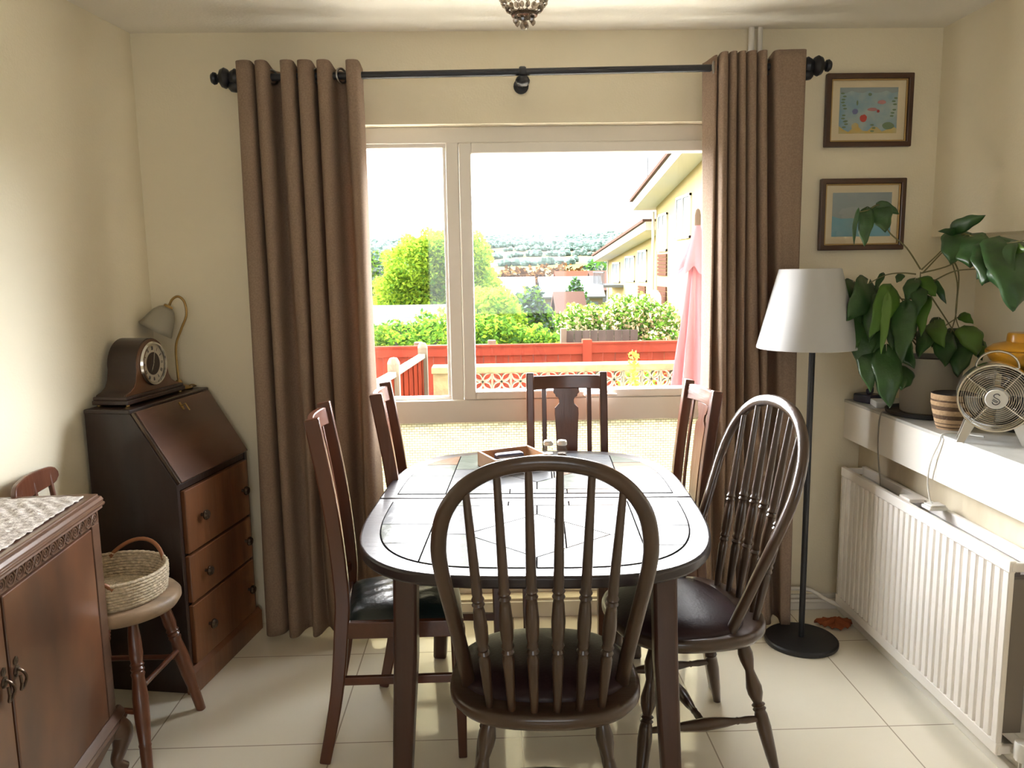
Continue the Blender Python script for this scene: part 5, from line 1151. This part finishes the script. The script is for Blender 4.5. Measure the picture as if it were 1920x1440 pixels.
# pale fences beyond the red one
gf = thing('pale_fence', 'low pale timber fence between the red fence and the hedge', 'fence', (0, 10.0, ground_z(0, 10)))
gz_ = -ground_z(0, 10)
for xa_, xb_, zt in ((-3.5, -0.95, 0.50), (-0.83, 0.0, 0.56), (0.06, 1.0, 0.555)):
    b = MB().box(xa_, xb_, -0.015, 0.015, -0.1, gz_+zt-0.02).box(xa_, xb_, -0.03, 0.03, gz_+zt-0.03, gz_+zt)
    b.build('board_panel', 'greyfence', gf, smooth=0)
for x, zt in ((-0.89, 0.60), (0.03, 0.61)): MB().box(x-0.05, x+0.05, -0.05, 0.05, -0.1, gz_+zt).build('post', 'palepost', gf, bevel=0.01, smooth=0)
gf2 = thing('grey_fence', 'weathered grey board fence below the cream flowering bush', 'fence', (0, 10.7, ground_z(0, 10.7)))
gz2 = -ground_z(0, 10.7); b = MB(); n = 9
for i in range(n): b.box(lerp(1.03, 2.0, i/n)+0.003, lerp(1.03, 2.0, (i+1)/n)-0.003, -0.01+0.006*(i % 2), 0.01+0.006*(i % 2), -0.1, gz2+0.655)
b.build('board_panel', 'greyfence', gf2, smooth=0)
MB().box(0.955, 1.035, -0.05, 0.05, -0.1, gz2+0.69).build('post', 'palepost', gf2, bevel=0.01, smooth=0)

# closed parasol outside the window
pr_ = thing('parasol', 'closed pink garden parasol on a pole outside by the right curtain', 'parasol', (1.275, 4.9, ground_z(1.3, 4.9)))
pz = -ground_z(1.3, 4.9)
def fpz(u, v):
    a = 2*math.pi*u; r = interp([(0, 0.018), (0.12, 0.040), (0.5, 0.090), (1.0, 0.165)], v)*(1+0.30*math.cos(8*a)*min(1, v*2)+0.08*math.sin(3*a))
    return (r*math.cos(a), r*math.sin(a), pz+lerp(1.70, 0.30, v)+0.02*math.cos(8*a)*v)
MB().grid(fpz, 96, 20).build('canopy', 'parasol', pr_, smooth=80)
def fpt(u, v):
    a = 2*math.pi*u; r = interp([(0, 0.012), (0.5, 0.055), (1.0, 0.115)], v)*(1+0.22*math.cos(8*a+0.4)*v)
    return (r*math.cos(a), r*math.sin(a), pz+lerp(1.76, 1.47, v)-0.025*math.cos(8*a+0.4)*v)
MB().grid(fpt, 96, 8).build('top_vent', 'parasol', pr_, smooth=80)
MB().lathe([(0.019, 0.0), (0.019, pz+1.80), (0.012, pz+1.83), (0, pz+1.84)], n=16).lathe([(0.22, 0), (0.22, 0.05), (0.04, 0.09)], n=24).build('pole', 'bark', pr_)

# small shoot in front of the red fence
sh = thing('young_shrub', 'thin young yellow green shoot rising in front of the red fence', 'shrub', (1.045, 5.75, ground_z(1, 5.75)))
bz = -ground_z(1, 5.75)
b = MB().tube([(0, 0, 0), (0.02, 0, bz+0.4), (-0.01, 0, bz+0.90)], [0.006, 0.005, 0.003], n=6)
b.build('stem', 'stem', sh); b = MB(); rs = random.Random(5)
leafcloud(b, [(0, 0, bz+0.60+0.065*k, 0.035+0.012*(k % 2), 0.035, 0.03) for k in range(5)], 90, 0.022, rs); b.build('foliage', 'g1', sh, smooth=0)
# low dry plants in front of the pierced wall pier
plant('low_shrub', 'low russet leaved shrub at the foot of the side fence', 'shrub', ['g4', 'g1'], [(-0.40, 5.7, 0.34, 0.20, 0.16, 0.20), (-0.62, 5.6, 0.26, 0.16, 0.15, 0.14), (-0.2, 5.72, 0.30, 0.16, 0.15, 0.16)], 700, 0.022, 31, 0.008, (0, 0, 1))
plant('small_bush', 'small yellow green bush growing behind the pierced blocks', 'shrub', ['g1', 'g2'], [(1.25, 6.6, 0.52, 0.22, 0.15, 0.18)], 400, 0.025, 32, 0.008, (0, 1))

# shed with a corrugated roof
sd = thing('shed', 'low garden building with a pale corrugated metal roof beyond the hedge', 'shed', (-2.1, 15.0, ground_z(-2, 15)))
zg = -ground_z(-2, 15)
def fr(u, v): return (lerp(-3.2, 1.95, u), lerp(-2.0, 0.2, v), zg+lerp(0.60, 0.83, v)+0.022*math.sin(v*2.2*2*math.pi/0.17))
MB().grid(fr, 2, 160).build('corrugated_roof', 'metalroof', sd, smooth=80, solid=0.01)
MB().box(-3.1, 1.85, -1.9, 0.15, -0.3, zg+0.56).build('shed_wall', 'greyfence', sd, smooth=0)

# hedge, bushes and trees
plant('hedge', 'bright green leafy hedge behind the pale fence, left part of the window', 'hedge', ['g2', 'g1', 'g3'], [(-2.6, 12, 0.0, 0.9, 0.5, 0.75), (-1.6, 12, 0.05, 0.8, 0.5, 0.72), (-0.75, 12, 0.15, 0.55, 0.5, 0.78), (-2.1, 11.9, 0.25, 0.6, 0.4, 0.42)], 14000, 0.042, 41, 0.05, (0, 0, 1, 2))
plant('bush', 'glossy green bush in the middle of the view behind the pale fence', 'bush', ['g3', 'g2', 'g1'], [(0.05, 12.2, 0.15, 0.55, 0.45, 0.65), (0.55, 12.2, 0.05, 0.55, 0.4, 0.60), (0.95, 12.2, -0.05, 0.35, 0.35, 0.58), (-0.1, 12.4, 0.4, 0.35, 0.3, 0.42)], 11000, 0.042, 42, 0.05, (0, 1, 1, 2))
plant('bush', 'lime green rounded bush rising behind the glossy middle bush', 'bush', ['g1', 'g2'], [(0.0, 14.2, 0.45, 0.62, 0.5, 0.72)], 3500, 0.06, 43, 0.05, (0, 0, 1))
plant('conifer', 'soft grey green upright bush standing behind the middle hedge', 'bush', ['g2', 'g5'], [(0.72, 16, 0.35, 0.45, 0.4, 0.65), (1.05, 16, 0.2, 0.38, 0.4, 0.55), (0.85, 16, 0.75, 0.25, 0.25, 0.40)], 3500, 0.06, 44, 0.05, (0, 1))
bf = plant('flowering_bush', 'broad bush covered in cream blossom above the grey fence', 'bush', ['g3', 'g2', 'blossom'], [(1.35, 11.6, 0.66, 0.42, 0.45, 0.32), (2.0, 11.4, 0.70, 0.50, 0.5, 0.42), (2.35, 11.2, 0.50, 0.40, 0.45, 0.48), (1.75, 11.5, 0.55, 0.5, 0.45, 0.35), (2.35, 10.9, 0.35, 0.32, 0.3, 0.32)], 16000, 0.036, 45, 0.04, (0, 1, 1, 2, 2))
plant('tree', 'large lime green tree rising above the shed roof', 'tree', ['g1', 'g2'], [(-2.35, 28, 1.5, 1.35, 1.2, 1.15), (-1.6, 28, 1.95, 1.2, 1.1, 0.95), (-3.1, 28, 0.7, 0.95, 1.0, 0.85), (-2.1, 28, 0.0, 1.7, 1.2, 1.0), (-0.6, 28, 1.9, 0.75, 0.8, 0.85), (-0.35, 28, 0.7, 0.85, 0.9, 1.0), (-1.0, 28, 0.2, 1.1, 1.0, 1.1)], 34000, 0.075, 46, 0.18, (0, 0, 0, 1))
plant('tree', 'yellow green tree top just showing right of the window post', 'tree', ['g1', 'g2'], [(-0.15, 24, 0.1, 0.55, 0.5, 0.9), (0.15, 24, -0.3, 0.5, 0.5, 0.8)], 4500, 0.07, 47, 0.1, (0, 0, 1))
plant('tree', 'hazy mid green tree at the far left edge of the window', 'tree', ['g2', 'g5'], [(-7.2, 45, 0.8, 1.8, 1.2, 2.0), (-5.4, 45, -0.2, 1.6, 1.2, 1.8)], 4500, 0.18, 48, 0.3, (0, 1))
for lab, x, y, z, r, mt, sd_ in (('russet autumn tree on the left beyond the row of houses', 4.3, 110, -0.9, 4.2, ['g4'], 51), ('wide russet autumn tree right of the other russet tree', 9.6, 112, -0.8, 4.6, ['g4'], 52),
                              ('round dark green tree beyond the houses near the yellow block', 17.0, 115, 0.0, 4.6, ['g5', 'g3'], 53), ('small dark green tree between the round tree and the yellow block', 23.0, 115, -0.4, 3.6, ['g5', 'g3'], 54),
                              ('green tree behind the left end of the house roofs', 0.5, 112, -1.4, 4.0, ['g2', 'g5'], 55)):
    plant('tree', lab, 'tree', mt, [(x, y, z, r, r*.8, r*.62), (x+r*.6, y, z-0.8, r*.7, r*.7, r*.5), (x-r*.6, y, z-1.0, r*.7, r*.7, r*.5), (x, y, z-2.6, r*1.1, r*.8, r*.6)], 2600, 0.42, sd_, 0.4, tuple(range(len(mt))), group='distant trees below the hill')
plant('conifer', 'small dark pointed conifer in front of the house roofs', 'tree', ['g3', 'g5'], [(5.4, 50, -1.0, 0.95, 0.8, 0.9), (5.4, 50, -0.2, 0.65, 0.6, 0.75), (5.4, 50, 0.35, 0.3, 0.3, 0.5), (5.4, 50, -2.2, 1.2, 1, 1.2)], 2200, 0.14, 56, 0.12, (0, 1))
plant('tree', 'bright green tree beside the end of the yellow houses', 'tree', ['g2', 'g1'], [(9.2, 52, 0.0, 1.3, 1.0, 1.5), (8.6, 52, -1.6, 1.4, 1.0, 1.3)], 2600, 0.16, 57, 0.2, (0, 1))
# woods on the hill: a belt nobody could count
rnd = random.Random(9); b = MB()
def treeblob(b, x, y, z, r, rnd):
    v = [(x, y, z+r*1.5)]; n = 6
    for (rr_, zz) in ((0.62, 1.25), (1.0, 0.7), (0.9, 0.15), (0.5, -0.2)):
        for k in range(n): a = 2*math.pi*k/n+rnd.random()*.5; q = rr_*r*rnd.uniform(.8, 1.2); v.append((x+q*math.cos(a), y+q*math.sin(a), z+zz*r*rnd.uniform(.85, 1.15)))
    f = [(0, 1+k, 1+(k+1) % n) for k in range(n)]+[(1+i*n+k, 1+(i+1)*n+k, 1+(i+1)*n+(k+1) % n, 1+i*n+(k+1) % n) for i in range(3) for k in range(n)]
    b.add(v, f)
for _ in range(5200):
    x = rnd.uniform(-260, 300); y = rnd.uniform(740, 870)+12*math.sin(x*0.03)
    if x < -10 and rnd.random() < 0.3: continue
    treeblob(b, x, y, ground_z(x, y), rnd.uniform(2.6, 5.0), rnd)
for _ in range(1100):
    x = rnd.uniform(-240, 260); y = rnd.choice([rnd.uniform(470, 500), rnd.uniform(575, 600), rnd.uniform(670, 690), rnd.uniform(915, 930), rnd.uniform(330, 350)])+6*math.sin(x*.05)
    treeblob(b, x, y, ground_z(x, y), rnd.uniform(1.6, 3.4), rnd)
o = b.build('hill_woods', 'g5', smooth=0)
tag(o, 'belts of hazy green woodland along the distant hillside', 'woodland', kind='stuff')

# row of houses with pale roofs, seen from above
def terrace(name, label, x0, x1, y, ez, rz, dep, wallm, roofm, panels=3):
    gz = ground_z((x0+x1)/2, y)-0.5; t = thing(name, label, 'house', ((x0+x1)/2, y, gz), 0, 'houses in the valley'); w_ = (x1-x0)/2
    MB().box(-w_, w_, 0, dep, 0, ez-gz).build('wall', wallm, t, smooth=0)
    b = MB(); e = ez-gz; r = rz-gz
    b.add([(-w_-.2, -.3, e-0.1), (w_+.2, -.3, e-0.1), (w_+.2+0, dep/2, r), (-w_-.2, dep/2, r), (-w_-.2, dep+.3, e-0.1), (w_+.2, dep+.3, e-0.1)], [(0, 1, 2, 3), (3, 2, 5, 4)])
    b.build('roof', roofm, t, smooth=0, solid=0.18)
    b = MB().add([(w_, 0, e), (w_, dep, e), (w_, dep/2, r-.1), (w_-.05, 0, e), (w_-.05, dep, e), (w_-.05, dep/2, r-.1), (-w_, 0, e), (-w_, dep, e), (-w_, dep/2, r-.1)], [(0, 1, 2), (6, 7, 8)]); b.build('gable', wallm, t, smooth=0)
    for k in range(panels):
        x = lerp(-w_, w_, (k+.5)/panels); MB().box(x-0.5, x+0.5, -0.05, 0.02, e-1.3, e-0.5).build('window', 'windark', t, smooth=0)
        if k: MB().box(x-w_/panels-0.12, x-w_/panels+0.12, -0.3, dep/2, e-0.05, r+0.05, ).build('party_wall', 'whitebd', t, smooth=0) if False else None
    return t
terrace('house', 'pale roofed terrace house, left one of the row in the valley', 0.9, 4.3, 75, -0.95, 0.55, 6, 'farwall', 'roofgrey', 2)
terrace('house', 'pale roofed terrace house, right one of the row in the valley', 4.9, 10.4, 73, -1.15, 0.55, 6, 'farwall', 'roofgrey', 3)
terrace('house', 'house with a red clay roof behind the pale roofed row', 8.0, 12.4, 92, -0.2, 0.95, 6, 'farwall', 'redroof', 2)
terrace('house', 'house with a pinkish pitched roof beside the yellow block', 10.6, 15.0, 80, -0.8, 1.0, 7, 'farwall', 'rooftile', 2)
terrace('bungalow', 'low dark pinkish pitched roof in front of the pale roofed row', 3.55, 4.75, 40, -0.75, 0.15, 3.5, 'farwall', 'rooftile', 1)
terrace('bungalow', 'low pinkish roof half hidden behind the big lime tree', -1.3, 1.1, 42, -0.9, 0.0, 4, 'farwall', 'rooftile', 1)

# yellow blocks of houses on the right, walls facing left over the gardens
def block(name, label, X, ya, yb, ea, eb, th, wins):
    gz = -4.0; t = thing(name, label, 'building', (X, ya, gz)); v = []
    L = yb-ya
    MB().add([(0, 0, 0), (0, L, 0), (0, L, eb-gz), (0, 0, ea-gz), (7, 0, 0), (7, L, 0), (7, L, eb-gz), (7, 0, ea-gz)], [(0, 1, 2, 3), (4, 7, 6, 5), (0, 3, 7, 4), (1, 5, 6, 2), (3, 2, 6, 7), (0, 4, 5, 1)]).build('wall', 'render', t, smooth=0)
    def zt(y): return lerp(ea-gz, eb-gz, y/L)
    MB().add([(x, y, zt(y)+h) for x in (-0.75, 7.3) for y in (-0.4, L+0.5) for h in (0.0, th)], [(0, 1, 3, 2), (4, 6, 7, 5), (0, 4, 5, 1), (2, 3, 7, 6), (0, 2, 6, 4), (1, 5, 7, 3)]).build('fascia', 'whitebd', t, smooth=0)
    MB().add([(x, y, zt(y)+h+th) for x in (-0.85, 7.4) for y in (-0.4, L+0.6) for h in (0.0, 0.10)], [(0, 1, 3, 2), (4, 6, 7, 5), (0, 4, 5, 1), (2, 3, 7, 6), (0, 2, 6, 4), (1, 5, 7, 3)]).build('roof', 'rooftile', t, smooth=0)
    for (wa, wb, za, zb, kind) in wins:
        if kind == 'w':
            f = MB()
            f.box(-0.06, 0.02, wa, wb, za-gz, za-gz+0.07).box(-0.06, 0.02, wa, wb, zb-gz-0.07, zb-gz).box(-0.06, 0.02, wa, wa+0.08, za-gz, zb-gz).box(-0.06, 0.02, wb-0.08, wb, za-gz, zb-gz).box(-0.06, 0.02, (wa+wb)/2-0.04, (wa+wb)/2+0.04, za-gz, zb-gz)
            q = f.build('window', 'whitebd', t, smooth=0); MB().box(-0.03, 0.01, wa+0.05, wb-0.05, za-gz+0.05, zb-gz-0.05).build('window_glass', 'windark', q, smooth=0)
        elif kind == 'c':
            f = MB(); n = 6
            for i in range(n): f.box(-0.05, 0.0, wa, wb, lerp(za, zb, i/n)-gz+0.01, lerp(za, zb, (i+1)/n)-gz-0.01)
            f.build('cladding', 'brownclad', t, smooth=0)
    return t
bl = block('apartment_block', 'nearer yellow two storey block with deep white eaves and brown cladding', 6.0, 16.0, 28.8, 5.3, 3.55, 0.32, [(26.9-16, 28.3-16, 1.98, 3.25, 'w'), (23.8-16, 25.6-16, 2.3, 3.6, 'w'), (26.9-16, 28.3-16, 1.15, 1.90, 'c'), (26.9-16, 28.3-16, -0.2, 0.80, 'c'), (19-16, 21.5-16, 2.2, 4.0, 'w')])
MB().tube([(-0.12, 12.7, 0.0), (-0.12, 12.7, 7.4)], 0.05, n=8).build('downpipe', 'whitebd', bl)
MB().tube([(-0.3, 12.9, 7.7), (-0.3, 12.9, 9.3)], 0.018, n=6).tube([(-0.3, 12.7, 9.25), (-0.3, 13.3, 9.25)], 0.014, n=6).build('aerial', 'windark', bl)
MB().lathe([(0.0, 0.0), (0.30, 0.04), (0.42, 0.10)], (-0.35, 11.2, 4.25), (-1.4, 10.6, 4.5), n=20).build('satellite_dish', 'whitebd', bl, solid=0.02)
bl2 = block('apartment_block', 'farther yellow block with pale sloping eaves and a balcony', 6.45, 29.6, 43.0, 2.75, 1.80, 0.30, [(32.6-29.6, 34.5-29.6, 0.85, 2.15, 'w'), (35.3-29.6, 37.7-29.6, 0.80, 1.95, 'w'), (32.8-29.6, 34.4-29.6, 0.0, 0.68, 'c'), (39.3-29.6, 41.5-29.6, 0.7, 1.7, 'w')])
b = MB()
for i in range(9): b.box(-0.95, -0.92, lerp(8.8, 12.4, i/8)-0.015, lerp(8.8, 12.4, i/8)+0.015, 4.6, 5.2)
b.box(-0.97, 0.0, 8.7, 12.5, 4.5, 4.62).box(-0.97, -0.90, 8.7, 12.5, 5.2, 5.25); b.build('balcony', 'windark', bl2, smooth=0)
MB().tube([(-0.1, 13.1, 0), (-0.1, 13.1, 5.8)], 0.05, n=8).build('downpipe', 'whitebd', bl2)
